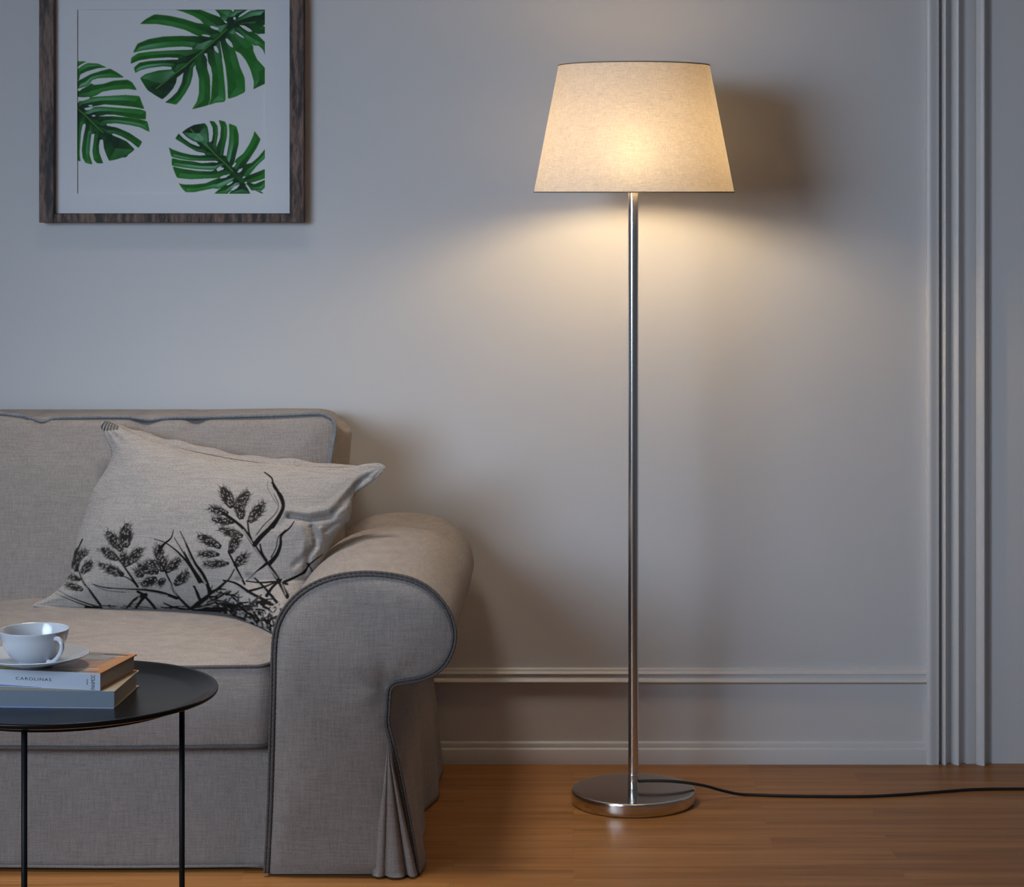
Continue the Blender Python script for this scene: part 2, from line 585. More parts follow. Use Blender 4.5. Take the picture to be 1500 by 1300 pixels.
# casing: fluted upright with three half-round beads, from floor to ceiling
cp = [(1357, 0.0), (1357, 0.0215), (1359, 0.0245), (1364, 0.0255), (1368, 0.0225), (1374.5, 0.0225), (1375.5, 0.006), (1378.5, 0.006), (1379.5, 0.014)]
def bead(a, b, base, h, k=10):
    return [((a + b) / 2 - (b - a) / 2 * math.cos(PI * i / k), base + h * math.sin(PI * i / k)) for i in range(k + 1)]
def ovolo(a, b, c, base, h, low):
    """round nose that ends in a long cove on its right"""
    q = [(a + (b - a) * (1 - math.cos(PI / 2 * i / 8)), base + h * math.sin(PI / 2 * i / 8)) for i in range(9)]
    q += [(b + (c - b) * i / 8, low + (base + h - low) * (1 - math.sin(PI / 2 * i / 8))) for i in range(1, 9)]
    return q
cp += ovolo(1380, 1384, 1394, 0.010, 0.017, 0.004)
cp += ovolo(1395, 1403, 1414.5, 0.006, 0.022, 0.006) + [(1415.5, 0.0145), (1428, 0.0145), (1429, 0.013)]
cp += ovolo(1429.5, 1440, 1453, 0.012, 0.021, 0.006) + [(1454, 0.012), (1870, 0.012), (1870, 0.0)]
n = len(cp)
cs = MB().add([(wx(px), YB - d, z) for z in (0.0, ZC) for px, d in cp], [(i, i + 1, n + i + 1, n + i) for i in range(n - 1)] + [tuple(range(n)), tuple(range(2 * n - 1, n - 1, -1))])
structure(sharp(cs.build('trim_1', M['trim']), 45))

# ------------------------------------------------------------------ framed leaf print
def leaf_data():
    A = lambda u, v: (180 + u * 0.146667, 5 + v * 0.146654)
    B = lambda u, v: (100 + u * 0.130719, 80 + v * 0.130769)
    C = lambda u, v: (235 + u * 0.11, 165 + v * 0.11)
    L1 = dict(map=A, rib=[(330, 850), (520, 700), (640, 605), (720, 535), (840, 435), (980, 310), (1100, 210), (1300, 120), (1440, 80)], lobes=[
        [(165,745),(220,705),(350,668),(520,655),(640,600),(720,540),(640,640),(560,710),(540,730),(530,790),(500,850),(440,920),(390,960),(310,912),(240,865)],
        [(415,990),(480,940),(540,880),(585,790),(600,700),(640,600),(720,530),(735,600),(700,640),(695,720),(670,810),(620,900),(570,970),(530,1012),(470,1000)],
        [(685,1060),(735,980),(755,900),(757,760),(740,690),(725,650),(720,540),(800,470),(840,560),(840,650),(868,740),(872,860),(872,960),(850,1018),(760,1042)],
        [(850,1018),(875,960),(885,800),(890,700),(850,600),(830,440),(960,345),(990,540),(1005,700),(1020,850),(1025,960),(1010,985),(930,992)],
        [(1045,958),(1040,800),(1020,620),(960,345),(1040,280),(1105,440),(1130,500),(1170,640),(1215,740),(1222,885),(1130,930)],
        [(1300,860),(1305,780),(1270,660),(1225,570),(1170,500),(1110,470),(1040,290),(1110,235),(1210,330),(1300,420),(1300,470),(1340,560),(1425,650),(1425,800),(1350,835)],
        [(1425,540),(1395,460),(1350,420),(1310,422),(1200,350),(1100,235),(1150,185),(1290,280),(1340,310),(1425,390)],
        [(1130,195),(1200,150),(1425,60),(1425,210),(1395,220),(1425,235),(1425,302),(1340,306),(1290,282),(1180,240)],
        [(1080,200),(1150,140),(1190,115),(1280,68),(1425,58),(1425,160),(1200,195)],
        [(910,58),(1070,58),(1100,85),(1110,58),(1250,58),(1190,105),(1150,140),(1100,190),(980,300),(940,200),(970,135),(955,100)],
        [(510,58),(770,58),(860,95),(970,135),(1000,170),(1060,200),(980,310),(900,300),(800,200),(770,165),(700,125),(600,85)],
        [(160,207),(230,150),(315,105),(460,120),(600,150),(740,195),(800,200),(980,290),(910,370),(860,362),(730,318),(620,265),(480,228),(330,205)],
        [(95,495),(140,400),(250,355),(400,328),(560,322),(730,325),(870,330),(920,360),(840,435),(800,480),(690,462),(690,440),(600,430),(450,438),(300,455),(180,472)],
        [(72,605),(80,540),(150,495),(280,478),(450,468),(690,460),(810,460),(720,535),(640,600),(545,558),(550,542),(430,540),(280,550),(160,570)],
        [(120,697),(105,640),(160,590),(260,572),(400,565),(545,558),(650,590),(520,700),(480,652),(485,635),(400,628),(260,645),(170,668)]],
        holes=[[(865,225),(900,225),(950,245),(955,262),(920,262),(880,245)], [(780,310),(840,312),(872,325),(860,335),(800,325)],
        [(1000,172),(1025,175),(1042,190),(1025,197)], [(1100,140),(1115,132),(1128,150),(1115,165),(1100,155)],
        [(905,430),(925,422),(945,450),(955,495),(935,490),(910,460)], [(810,500),(825,498),(838,515),(835,530),(815,520)],
        [(1020,350),(1045,352),(1085,395),(1100,440),(1070,430),(1035,390)], [(1115,285),(1145,290),(1200,330),(1210,348),(1170,330)],
        [(1160,215),(1210,220),(1270,255),(1290,282),(1250,280),(1195,245)],
        [(835,582),(850,590),(878,640),(888,720),(886,790),(876,802),(866,740),(848,650)],
        [(985,545),(1003,560),(1022,640),(1036,760),(1042,930),(1030,960),(1024,850),(1006,680)],
        [(1148,142),(1165,115),(1250,58),(1285,58),(1195,118)]])
    L2 = dict(map=B, rib=[(60, 560), (110, 615), (180, 675), (260, 755), (360, 850), (470, 945), (620, 1105)], lobes=[
        [(95,72),(150,72),(205,78),(160,98),(95,138)],
        [(95,165),(160,118),(210,92),(330,98),(430,143),(320,155),(200,190),(130,225),(118,280),(95,290)],
        [(95,295),(150,270),(250,215),(380,175),(465,155),(540,195),(630,258),(480,258),(330,265),(265,285),(248,310),(210,352),(95,385)],
        [(95,412),(210,352),(248,318),(290,338),(390,325),(500,290),(660,278),(715,310),(770,400),(660,385),(500,395),(380,415),(310,458),(240,482),(95,475)],
        [(95,565),(120,515),(240,480),(320,468),(500,458),(640,450),(795,462),(825,545),(852,612),(740,590),(560,570),(400,560),(330,572),(250,585),(95,620)],
        [(150,660),(250,590),(350,580),(500,590),(650,600),(780,605),(868,632),(868,730),(760,718),(620,695),(480,678),(370,682),(220,720)],
        [(200,690),(300,688),(370,690),(500,690),(640,700),(780,718),(885,745),(912,872),(800,815),(680,790),(540,770),(425,775),(430,795),(480,812),(330,830)],
        [(300,790),(430,795),(540,815),(680,875),(828,975),(785,1050),(700,980),(600,920),(510,885),(472,892),(420,890)],
        [(360,850),(470,895),(560,930),(650,970),(745,1065),(665,1125),(600,1155),(520,1180),(452,1192),(420,1120),(395,1050),(385,960),(340,880)],
        [(255,770),(350,850),(390,950),(352,955),(340,1020),(345,1100),(390,1220),(320,1220),(280,1180),(265,1080),(280,960),(290,888),(262,885)],
        [(170,690),(270,770),(285,890),(255,890),(242,1000),(235,1120),(270,1235),(190,1215),(155,1160),(145,1060),(165,920),(190,800),(185,770)],
        [(95,610),(180,690),(192,772),(160,782),(140,860),(130,1000),(125,1120),(135,1197),(95,1188)]],
        holes=[[(110,395),(150,385),(115,410)], [(115,515),(165,478),(240,475),(230,495),(170,515),(130,520)],
        [(182,602),(230,592),(280,588),(232,620),(195,615)], [(215,568),(260,562),(270,572),(240,582)], [(258,680),(295,675),(300,690),(270,695)],
        [(340,572),(400,558),(560,570),(740,590),(850,612),(840,616),(740,606),(560,589),(400,578),(350,582)],
        [(360,687),(420,672),(520,675),(630,695),(520,690),(430,690)]])
    L3 = dict(map=C, rib=[(400, 220), (540, 380), (650, 480), (750, 580), (880, 700), (980, 810), (1060, 920), (1100, 1100)], lobes=[
        [(280,262),(350,210),(440,162),(590,138),(625,190),(640,280),(645,390),(700,490),(760,580),(650,500),(560,430),(540,405),(440,385),(350,330)],
        [(190,348),(240,275),(300,340),(400,410),(500,450),(550,440),(660,500),(750,580),(600,570),(580,540),(480,520),(360,455),(270,395)],
        [(105,460),(160,490),(270,530),(400,560),(520,572),(600,565),(700,560),(800,620),(720,645),(600,645),(400,640),(260,620),(140,590)],
        [(145,602),(260,630),(400,645),(540,665),(660,660),(740,665),(830,650),(870,690),(780,720),(735,760),(660,765),(480,755),(310,735),(145,710)],
        [(155,715),(300,738),(480,765),(680,780),(780,730),(880,700),(960,800),(880,832),(780,870),(700,877),(560,882),(400,890),(215,872),(180,790)],
        [(235,940),(300,955),(450,955),(600,940),(680,905),(760,875),(900,830),(1000,850),(960,920),(870,970),(770,1020),(700,1010),(580,1035),(450,1062),(330,1062),(275,1000)],
        [(705,1085),(770,1025),(870,965),(990,880),(1070,920),(1050,960),(940,1040),(900,1070),(890,1085)],
        [(900,1085),(950,1035),(1050,950),(1120,950),(1180,1030),(1198,1085)],
        [(1090,920),(1160,925),(1210,940),(1250,955),(1400,888),(1400,990),(1340,1045),(1260,1035),(1210,1040),(1160,970)],
        [(1250,1035),(1340,1050),(1370,1078),(1340,1078)],
        [(1080,890),(1180,830),(1290,790),(1400,745),(1400,878),(1210,935),(1160,932),(1080,930)],
        [(1050,840),(1110,690),(1210,670),(1300,590),(1400,470),(1400,600),(1290,700),(1180,832),(1100,890)],
        [(930,780),(1000,620),(1100,545),(1180,420),(1230,310),(1248,240),(1335,355),(1280,470),(1190,610),(1130,695),(1060,840)],
        [(850,680),(880,560),(905,420),(915,280),(905,140),(1010,180),(1040,290),(1040,420),(1005,560),(988,640),(950,740),(980,810)],
        [(740,570),(745,450),(790,340),(800,200),(770,95),(860,120),(885,180),(885,310),(850,480),(835,575),(900,660),(870,700)],
        [(640,400),(680,380),(695,280),(690,200),(645,108),(715,115),(760,180),(765,290),(745,400),(745,460),(770,590)],
        [(640,390),(700,480),(750,560),(790,570),(870,572),(900,650),(960,720),(1040,790),(1110,860),(1120,940),(1060,930),(960,830),(850,690),(750,590)]],
        holes=[[(950,715),(985,670),(1008,665),(985,715),(960,728)], [(1020,795),(1045,755),(1095,738),(1070,785),(1035,802)],
        [(1085,868),(1110,850),(1130,850),(1115,868),(1095,875)], [(1112,935),(1135,922),(1155,935),(1130,947)],
        [(740,752),(780,728),(840,735),(838,755),(760,785)], [(780,870),(830,838),(910,830),(870,865),(800,878)],
        [(870,965),(920,930),(965,912),(950,940),(900,968)], [(935,1035),(975,985),(1055,955),(1020,1005),(960,1040)],
        [(410,645),(520,650),(640,650),(720,650),(660,665),(540,672)], [(725,655),(750,645),(765,655),(745,670)],
        [(160,718),(310,735),(480,755),(680,768),(680,782),(480,775),(300,748)],
        [(1130,965),(1160,975),(1215,1045),(1200,1090),(1160,1010)], [(1210,935),(1300,910),(1400,872),(1390,890),(1250,952)]])
    return L1, L2, L3

def seg_dist(X, Y, pts):
    p = np.asarray(pts, float)
    best = np.full(X.shape, 1e9)
    for a, b in zip(p[:-1], p[1:]):
        d = b - a
        t = np.clip(((X - a[0]) * d[0] + (Y - a[1]) * d[1]) / max(float(d @ d), 1e-9), 0, 1)
        best = np.minimum(best, np.hypot(X - a[0] - t * d[0], Y - a[1] - t * d[1]))
    return best

def rounded(pts, n=4):
    """rounds a polygon slightly without overshoot: two rounds of corner cutting near each corner"""
    p = np.asarray(pts, float)
    for c in (0.09, 0.22):
        q = np.roll(p, -1, 0)
        p = np.stack([p * (1 - c) + q * c, p * c + q * (1 - c)], 1).reshape(-1, 2)
    return p

PX0, PX1, PY0, PY1 = 113.0, 388.0, 14.0, 284.0
paper = np.array([0.66, 0.665, 0.69])
R = Raster(PX0, PY0, PX1, PY1, 3, 3)
R.a[:] = paper
for li, L in enumerate(leaf_data()):
    mp = L['map']
    rib = np.array([mp(*q) for q in L['rib']])
    ribd = spline(rib, 4)
    g = R._grid(ribd, 9)
    sl, X, Y = g
    dcore = seg_dist(X, Y, ribd[2:])
    R.a[sl][dcore < 6.5] = np.array([0.006, 0.035, 0.010])
    for k, lobe in enumerate(L['lobes']):
        pts = rounded([mp(*q) for q in lobe])
        r = R.poly_mask(pts)
        if r is None:
            continue
        sl, X, Y, ins = r
        d = seg_dist(X, Y, ribd)
        far = pts[np.argmax(seg_dist(pts[:, 0], pts[:, 1], ribd))]
        near = ribd[np.argmin(np.hypot(*(ribd - far).T) + 0.8 * np.hypot(*(ribd - pts.mean(0)).T))]
        ax = (far - near) / (np.linalg.norm(far - near) + 1e-9)
        side = (X - near[0]) * -ax[1] + (Y - near[1]) * ax[0]
        along = (X - near[0]) * ax[0] + (Y - near[1]) * ax[1]
        tone = np.clip((d - 2) / 34, 0, 1)
        ph = rng.uniform(0, 6)
        streak = 0.5 + 0.5 * np.sin(side * rng.uniform(0.35, 0.55) + ph + 0.02 * along)
        sheen = np.clip(np.sin(side * 0.28 + ph * 2) * 0.7 + np.sin(along * 0.09 + ph) * 0.5 - 0.25, 0, 1) * rng.choice([0.12, 0.45, 0.85])
        dark = np.array([0.005, 0.026, 0.009]); midc = np.array([0.017, 0.195, 0.013]); hi = np.array([0.19, 0.46, 0.27])
        ed = seg_dist(X, Y, np.vstack([pts, pts[:1]])) * np.where(ins, 1, -1)
        if ed.shape[0] > 2 and ed.shape[1] > 2:
            gy_, gx_ = np.gradient(ed, 1 / R.res)
        else:
            gx_ = gy_ = np.zeros_like(ed)
        facet = np.clip(-0.45 * gx_ - 0.85 * gy_, -1, 1)
        if rng.random() < 0.3:
            facet = -facet
        t = np.clip(0.16 + 0.56 * tone + 0.26 * facet + 0.12 * (streak - 0.5), 0, 1)[..., None]
        col = dark * (1 - t) + midc * t
        gl = 1.25 * np.clip(facet, 0, 1) * np.clip((ed - 0.8) / 3, 0, 1) * rng.choice([0.15, 0.5, 0.9]) * (0.55 + 0.45 * np.sin(along * 0.07 + ph))
        col = col + (hi - col) * np.clip(gl, 0, 0.8)[..., None]
        # yellow-green rim at the outer edge, dark underside on one flank
        ed = np.abs(ed)
        rim = np.clip(1.4 - ed, 0, 1) * np.clip((d - 25) / 20, 0, 1) * 0.5
        col = col + (np.array([0.10, 0.30, 0.02]) - col) * rim[..., None]
        A = R.a[sl]
        A[ins] = col[ins]
    for hole in L['holes']:
        r = R.poly_mask(rounded([mp(*q) for q in hole]))
        if r is not None:
            sl, X, Y, ins = r
            R.a[sl][ins] = paper
    g = R._grid(ribd, 3)
    sl, X, Y = g
    d = seg_dist(X, Y, ribd[: int(len(ribd) * 0.72)])
    w = np.clip(1.25 - d, 0, 1)[..., None] * 0.8
    isleaf = (R.a[sl].sum(-1) < 1.2)[..., None]
    R.a[sl] = R.a[sl] * (1 - w * isleaf) + np.array([0.09, 0.26, 0.03]) * w * isleaf
R.blur()

FZ, MZ, PZ = YB - 0.036, YB - 0.018, YB - 0.014   # frame face, mat board, print
ffx = lambda px, z=FZ: (px - CX) * z / FOC
ffz = lambda py, z=FZ: CAM_H - (py - CY) * z / FOC
ox0, ox1, oz0 = ffx(57), ffx(444.5), ffz(326.5)
ix0, ix1, iz0 = ffx(78.5), ffx(424), ffz(313)
oz1, iz1 = ffz(-29), ffz(-15)
pic = thing('framed_picture', ((ox0 + ox1) / 2, YB, oz0), 'framed green leaf print in dark wood hanging on the wall above the sofa', 'picture')
def rail(quad, inner_drop=0.008):
    """frame rail as a prism with mitred ends: quad = outer a, outer b, inner b, inner a in (x, z)"""
    q = quad
    v = [(x, YB - 0.001, z) for x, z in q] + [(x, FZ, z) for x, z in q]
    f = [(0, 1, 2, 3), (7, 6, 5, 4), (0, 4, 5, 1), (1, 5, 6, 2), (2, 6, 7, 3), (3, 7, 4, 0)]
    return v, f
for q in ([(ox0, oz0), (ox0, oz1), (ix0, oz1), (ix0, oz0)], [(ox1, oz1), (ox1, oz0), (ix1, oz0), (ix1, oz1)],
          [(ix1, oz0 + 0.0006), (ix0, oz0 + 0.0006), (ix0, iz0), (ix1, iz0)], [(ix0, oz1), (ix1, oz1), (ix1, iz1), (ix0, iz1)]):
    v, f = rail(q)
    bevel(MB().add(v, f).build('frame_rail', M['walnut'], pic, smooth=False), 0.0015, 2)
mx0, mx1, mz0, mz1 = ffx(PX0, MZ), ffx(PX1, MZ), ffz(PY1, MZ), ffz(PY0, MZ)
e = 0.0005
o4 = [(ix0 + e, iz0 + e), (ix1 - e, iz0 + e), (ix1 - e, iz1 - e), (ix0 + e, iz1 - e)]
i4 = [(mx0, mz0), (mx1, mz0), (mx1, mz1), (mx0, mz1)]
v = [(x, MZ, z) for x, z in o4] + [(x, MZ, z) for x, z in i4] + [(x, PZ - 0.0003, z) for x, z in i4] + [(x, PZ - 0.0003, z) for x, z in o4]
f = []
for k in range(4):
    l = (k + 1) % 4
    f += [(k, l, 4 + l, 4 + k), (4 + k, 4 + l, 8 + l, 8 + k), (8 + k, 8 + l, 12 + l, 12 + k), (12 + k, 12 + l, l, k)]
mesh_obj('mat_board', v, f, M['mat'], pic, smooth=False)
NXP, NYP = 480, 472
gx = np.linspace(PX0 - 0.4, PX1 + 0.4, NXP); gy = np.linspace(PY0 - 0.4, PY1 + 0.4, NYP)
GX, GY = np.meshgrid(gx, gy)
pv = np.stack([ffx(GX, MZ), np.full(GX.shape, PZ), ffz(GY, MZ)], -1).reshape(-1, 3)
pr = mesh_obj('leaf_print', pv, grid_faces(NXP, NYP), M['print'], pic, smooth=False)
color_attr(pr, R.sample(GX, GY).reshape(-1, 3))

# ------------------------------------------------------------------ sofa
SY = 4.275                                   # front of the arms
SXC = -1.218                                 # centre of the sofa
sofa = thing('sofa', (SXC, 4.7, 0), 'grey beige linen two-seat sofa with rolled arms and a floor-length skirt', 'sofa')

def rr(a, b, r, nu, nv, nc=8):
    """points round a rounded rectangle with half sizes a, b, starting bottom-left and running counter-clockwise"""
    r = min(r, a * 0.999, b * 0.999)
    p = []
    def arc(cx, cy, t0):
        for k in range(nc):
            t = t0 + (PI / 2) * k / (nc - 1)
            p.append((cx + r * math.cos(t), cy + r * math.sin(t)))
    def side(q0, q1, n):
        for k in range(1, n):
            t = k / n
            p.append((q0[0] + (q1[0] - q0[0]) * t, q0[1] + (q1[1] - q0[1]) * t))
    arc(-a + r, -b + r, PI); side((-a + r, -b), (a - r, -b), nu)
    arc(a - r, -b + r, -PI / 2); side((a, -b + r), (a, b - r), nv)
    arc(a - r, b - r, 0); side((a - r, b), (-a + r, b), nu)
    arc(-a + r, b - r, PI / 2); side((-a, b - r), (-a, -b + r), nv)
    return np.array(p)

def boxed_cushion(a, b, T, r, crown, fmap, nu=40, nv=16, back_crown=None, bulge=0.012):
    """boxed cushion; fmap(u, v, w, edge) turns cushion coordinates into the room, w towards the viewer side"""
    rings = []
    ins = [0.97, 0.8, 0.62, 0.46, 0.32, 0.21, 0.12, 0.06, 0.025, 0.008, 0.0]
    lim = min(a, b)
    for k in ins:
        d = lim * k
        rings.append((rr(a - d, b - d, max(r - d, 0.012 * (1 - k) + 0.002), nu, nv), T / 2 + crown * (1 - (1 - min(1, k / 0.9)) ** 2.4), 1 - k))
    for t in (0.04, 0.15, 0.35, 0.5, 0.65, 0.85, 0.96, 1.0):
        q = bulge * math.sin(PI * t) ** 0.7
        rings.append((rr(a + q, b + q, r + q, nu, nv), T / 2 - T * t, 1.0))
    bc = crown * 0.3 if back_crown is None else back_crown
    for k in ins[::-1][1:]:
        d = lim * k
        rings.append((rr(a - d, b - d, max(r - d, 0.012 * (1 - k) + 0.002), nu, nv), -T / 2 - bc * (1 - (1 - min(1, k / 0.9)) ** 2.4), 1 - k))
    n = len(rings[0][0])
    v = [fmap(u, w_, h, e_) for ring, h, e_ in rings for u, w_ in ring]
    f = []
    for i in range(len(rings) - 1):
        for k in range(n):
            l = (k + 1) % n
            f.append((i * n + k, i * n + l, (i + 1) * n + l, (i + 1) * n + k))
    f.append(tuple(range(n - 1, -1, -1)))
    f.append(tuple((len(rings) - 1) * n + k for k in range(n)))
    return v, f

# --- arms
arm_px = [(391, 1283), (394, 1230), (397, 1160), (399, 1080), (401, 1010), (402, 960), (404, 932), (409, 912), (420, 892), (436, 874), (458, 859),
          (486, 848), (516, 843), (545, 842), (575, 845), (602, 851), (624, 862), (641, 877), (654, 895), (661, 913), (664, 932), (660, 953),
          (650, 972), (636, 985), (618, 993), (598, 997), (580, 1000), (571, 1006), (568, 1018), (567, 1040), (566, 1060), (570, 1078), (577, 1105), (585, 1140),
          (594, 1185), (602, 1230), (607, 1262), (609, 1283)]
arm2 = spline(np.array([(P(x, y, SY)[0], P(x, y, SY)[2]) for x, y in arm_px]), 5)
arm2[:, 1] = np.maximum(arm2[:, 1], 0.004)
arm2 = resample(arm2, 150, closed=False)

def arm_builder(mirror):
    mx = (lambda x: 2 * SXC - x) if mirror else (lambda x: x)
    def fix(v, f):
        v = [(mx(x), y, z) for x, y, z in v]
        return (v, [q[::-1] for q in f]) if mirror else (v, f)
    n = len(arm2)
    ys = np.concatenate([[SY + 0.004, SY + 0.012], np.linspace(SY + 0.03, 5.03, 30), [5.06, 5.075, 5.08]])
    cen = np.array([P(530, 930, SY)[0], P(530, 930, SY)[2]])
    v, f = [], []
    for y in ys:
        t = (y - SY) / (5.08 - SY)
        for k, (x, z) in enumerate(arm2):
            roll = np.clip((z - 0.38) / 0.15, 0, 1)
            lift = roll * (0.010 * math.exp(-((t - 0.55) / 0.25) ** 2) - 0.012 * math.exp(-((t - 0.80) / 0.06) ** 2) + 0.010 * math.exp(-((t - 0.93) / 0.06) ** 2))
            out = 0.0
            if x > -0.40 and z < 0.36:                      # outer skirt: gentle folds growing to the hem, leaning out under the roll
                g = np.clip((0.36 - z) / 0.36, 0, 1)
                out = g * (0.010 * math.sin(t * 9.0 + 0.6) + 0.006 * math.sin(t * 21)) + 0.030 * math.sin(PI * min(1, g * 1.0)) * min(1, t * 2.5) * (1 - g)
            s = 1.0
            if y > 5.055:
                s = 1 - (y - 5.055) * 0.5
            dx, dz = (x - cen[0]) * s, (z - cen[1]) * s
            zz = cen[1] + dz + lift
            v.append((cen[0] + dx + out + 0.010 * roll * t, y, max(0.004, zz) if z < 0.01 else zz))
    m = len(ys)
    for i in range(m - 1):
        for k in range(n):
            l = (k + 1) % n
            f.append((i * n + k, (i + 1) * n + k, (i + 1) * n + l, i * n + l))
    f.append(tuple((m - 1) * n + k for k in range(n)))
    v, f = fix(v, f)
    arm = mesh_obj('arm', v, f, M['linen'], sofa)
    # front panel with a soft crown and a pucker beside the notch
    inner = []
    pts = [Vector((x, z)) for x, z in arm2]
    poly = arm2
    xs = np.arange(poly[:, 0].min(), poly[:, 0].max(), 0.010); zs = np.arange(0.0, poly[:, 1].max(), 0.010)
    GX_, GZ_ = np.meshgrid(xs, zs)
    ins = np.zeros(GX_.shape, bool)
    for (xa, ya), (xb, yb) in zip(poly, np.roll(poly, -1, 0)):
        if ya != yb:
            c = (ya > GZ_) != (yb > GZ_)
            ins ^= c & (GX_ < (xb - xa) * (GZ_ - ya) / (yb - ya) + xa)
    dd = seg_dist(GX_, GZ_, np.vstack([poly, poly[:1]]))
    keep = ins & (dd > 0.006)
    for x, z in zip(GX_[keep], GZ_[keep]):
        pts.append(Vector((x, z)))
    vs, es, fs, *_ = delaunay_2d_cdt(pts, [(k, (k + 1) % n) for k in range(n)], [], 1, 1e-6)
    va = np.array([(q.x, q.y) for q in vs])
    d = seg_dist(va[:, 0], va[:, 1], arm2)
    hgt = 0.014 * (1 - np.exp(-d / 0.022))
    nx_, nz_ = P(568, 1003, SY)[0], P(568, 1003, SY)[2]
    ang = np.arctan2(va[:, 1] - nz_, va[:, 0] - nx_)
    rad = np.hypot(va[:, 0] - nx_, va[:, 1] - nz_)
    hgt += 0.005 * np.exp(-rad / 0.05) * np.cos(ang * 5 + 0.5) - 0.008 * np.exp(-(rad / 0.03) ** 2)
    hgt += 0.003 * np.sin(va[:, 1] * 23 + 2 * np.sin(va[:, 0] * 16)) * np.clip(d / 0.03, 0, 1)
    v = [(x, SY + 0.004 - h, z) for (x, z), h in zip(va, hgt)]
    v, f = fix(v, [tuple(q) for q in fs])
    # normals towards the camera
    p0, p1, p2 = (Vector(v[i]) for i in f[0][:3])
    if (p1 - p0).cross(p2 - p0).y > 0:
        f = [q[::-1] for q in f]
    mesh_obj('front_panel', v, f, M['linen_front'], arm)
    for off, rad_, yy in ((0.0, 0.0032, SY + 0.001), (0.0058, 0.0026, SY + 0.004)):
        a = arm2.copy()
        tang = np.gradient(a, axis=0); nn = np.stack([tang[:, 1], -tang[:, 0]], 1)
        nn /= np.linalg.norm(nn, axis=1)[:, None]
        pp = MB()
        q = a + nn * (-off + 0.001)
        q = resample(q, 420, closed=False)
        rads = [rad_ * (1 + 0.16 * math.sin(k * 2.2)) for k in range(len(q))]
        pp.tube([(mx(x), yy - (0.003 if off else 0), max(z, 0.007)) for x, z in q], rads, 8)
        pp.build('piping', M['pipe'], arm)
    # fan of pleats that opens at the outer front corner
    apex = P(569, 1085, SY)
    bot = [(545, -0.002), (549, 0.006), (555, 0.015), (561, 0.013), (564.5, 0.004), (567, 0.005), (571, 0.017), (579, 0.024), (588, 0.022), (593, 0.010), (595, -0.008), (597, -0.006), (601, 0.010), (607, 0.014), (611, 0.004), (612, -0.03)]
    bot = spline(np.array(bot, float), 3)
    v, f = [], []
    m = 26
    for i in range(m):
        t = i / (m - 1)
        for px, d_ in bot:
            by = 1289 if px < 592 else 1282
            b = P(px, by, SY)
            z = max(0.005, apex[2] + (b[2] - apex[2]) * t)
            x = apex[0] + (b[0] - apex[0]) * (t ** 1.05)
            v.append((x, SY - 0.008 - d_ * t ** 0.9 * 0.6 - 0.006 * (1 - t), z))
    nb = len(bot)
    for i in range(m - 1):
        for k in range(nb - 1):
            f.append((i * nb + k, (i + 1) * nb + k, (i + 1) * nb + k + 1, i * nb + k + 1))
    v, f = fix(v, f)
    mesh_obj('pleat', v, f, M['linen_front'], arm)
    return arm
arm_builder(False)
arm_builder(True)

# --- seat base and skirt
skx0, skx1 = 2 * SXC + 0.575, -0.575
base_z = 0.236
v, f = [], []
nxs, nzs = 120, 16
for j in range(nzs):
    z = 0.006 + (base_z - 0.006) * j / (nzs - 1)
    for i in range(nxs):
        x = skx0 + (skx1 - skx0 + 0.03) * i / (nxs - 1)
        g = 1 - j / (nzs - 1)
        y = 4.318 + 0.004 * math.sin(x * 9) * g - 0.006 * g + 0.010 * (1 - g) ** 6 - 0.010 * max(0, (x + 0.62) / 0.06) * g
        v.append((x, y, z))
f = [tuple(q) for q in grid_faces(nxs, nzs)]
MBs = MB().add(v, f)
sk = MBs.build('skirt', M['linen_front'], sofa)
sol = sk.modifiers.new('thickness', 'SOLIDIFY'); sol.thickness = 0.004; sol.offset = -1
hem = MB().tube([(skx0 + (skx1 - skx0) * i / 60, 4.3105 + 0.004 * math.sin((skx0 + (skx1 - skx0) * i / 60) * 9), 0.0095) for i in range(61)], 0.003, 6)
hem.build('skirt_hem', M['linen_front'], sofa)
MB().box(skx0 - 0.01, skx1 + 0.01, 4.345, 5.07, 0.04, 0.232).build('seat_base', M['linen'], sofa, smooth=False)

# --- seat cushions
def seat_cushion(xa, xb):
    a, bdep = (xb - xa) / 2, 0.262
    xc, yc, T = (xa + xb) / 2, 4.292 + bdep, 0.150
    zc = 0.2385 + T / 2
    def fm(u, v_, w, e_):
        t = max(0.0, (v_ + bdep) / (2 * bdep))
        z = zc + w + (0.045 * t ** 0.8 if w > 0 else 0.0) * (1 if w > 0.05 else max(0, w / 0.075))
        if w > 0.07:
            z += 0.0025 * math.sin(u * 11 + 1) * (1 - e_)
        if abs(w) > 0.07 and e_ > 0.985:
            z += 0.0018 * math.sin(u * 8 + v_ * 5)
        return (xc + u, yc + v_, z)
    v, f = boxed_cushion(a, bdep, T, 0.035, 0.020, fm, 46, 26, back_crown=0.0, bulge=0.009)
    c = mesh_obj('seat_cushion', v, f, M['linen'], sofa)
    for w, rad in ((T / 2, 0.0036), (-T / 2, 0.0042)):
        pp = MB()
        ring = rr(a + 0.001, bdep + 0.001, 0.036, 80, 40)
        pp.tube([fm(u, v_, w, 1.0) for u, v_ in ring], rad, 8, closed=True)
        pp.build('piping', M['pipe'], c)
seat_cushion(-1.214, -0.566)
seat_cushion(-1.870, -1.222)

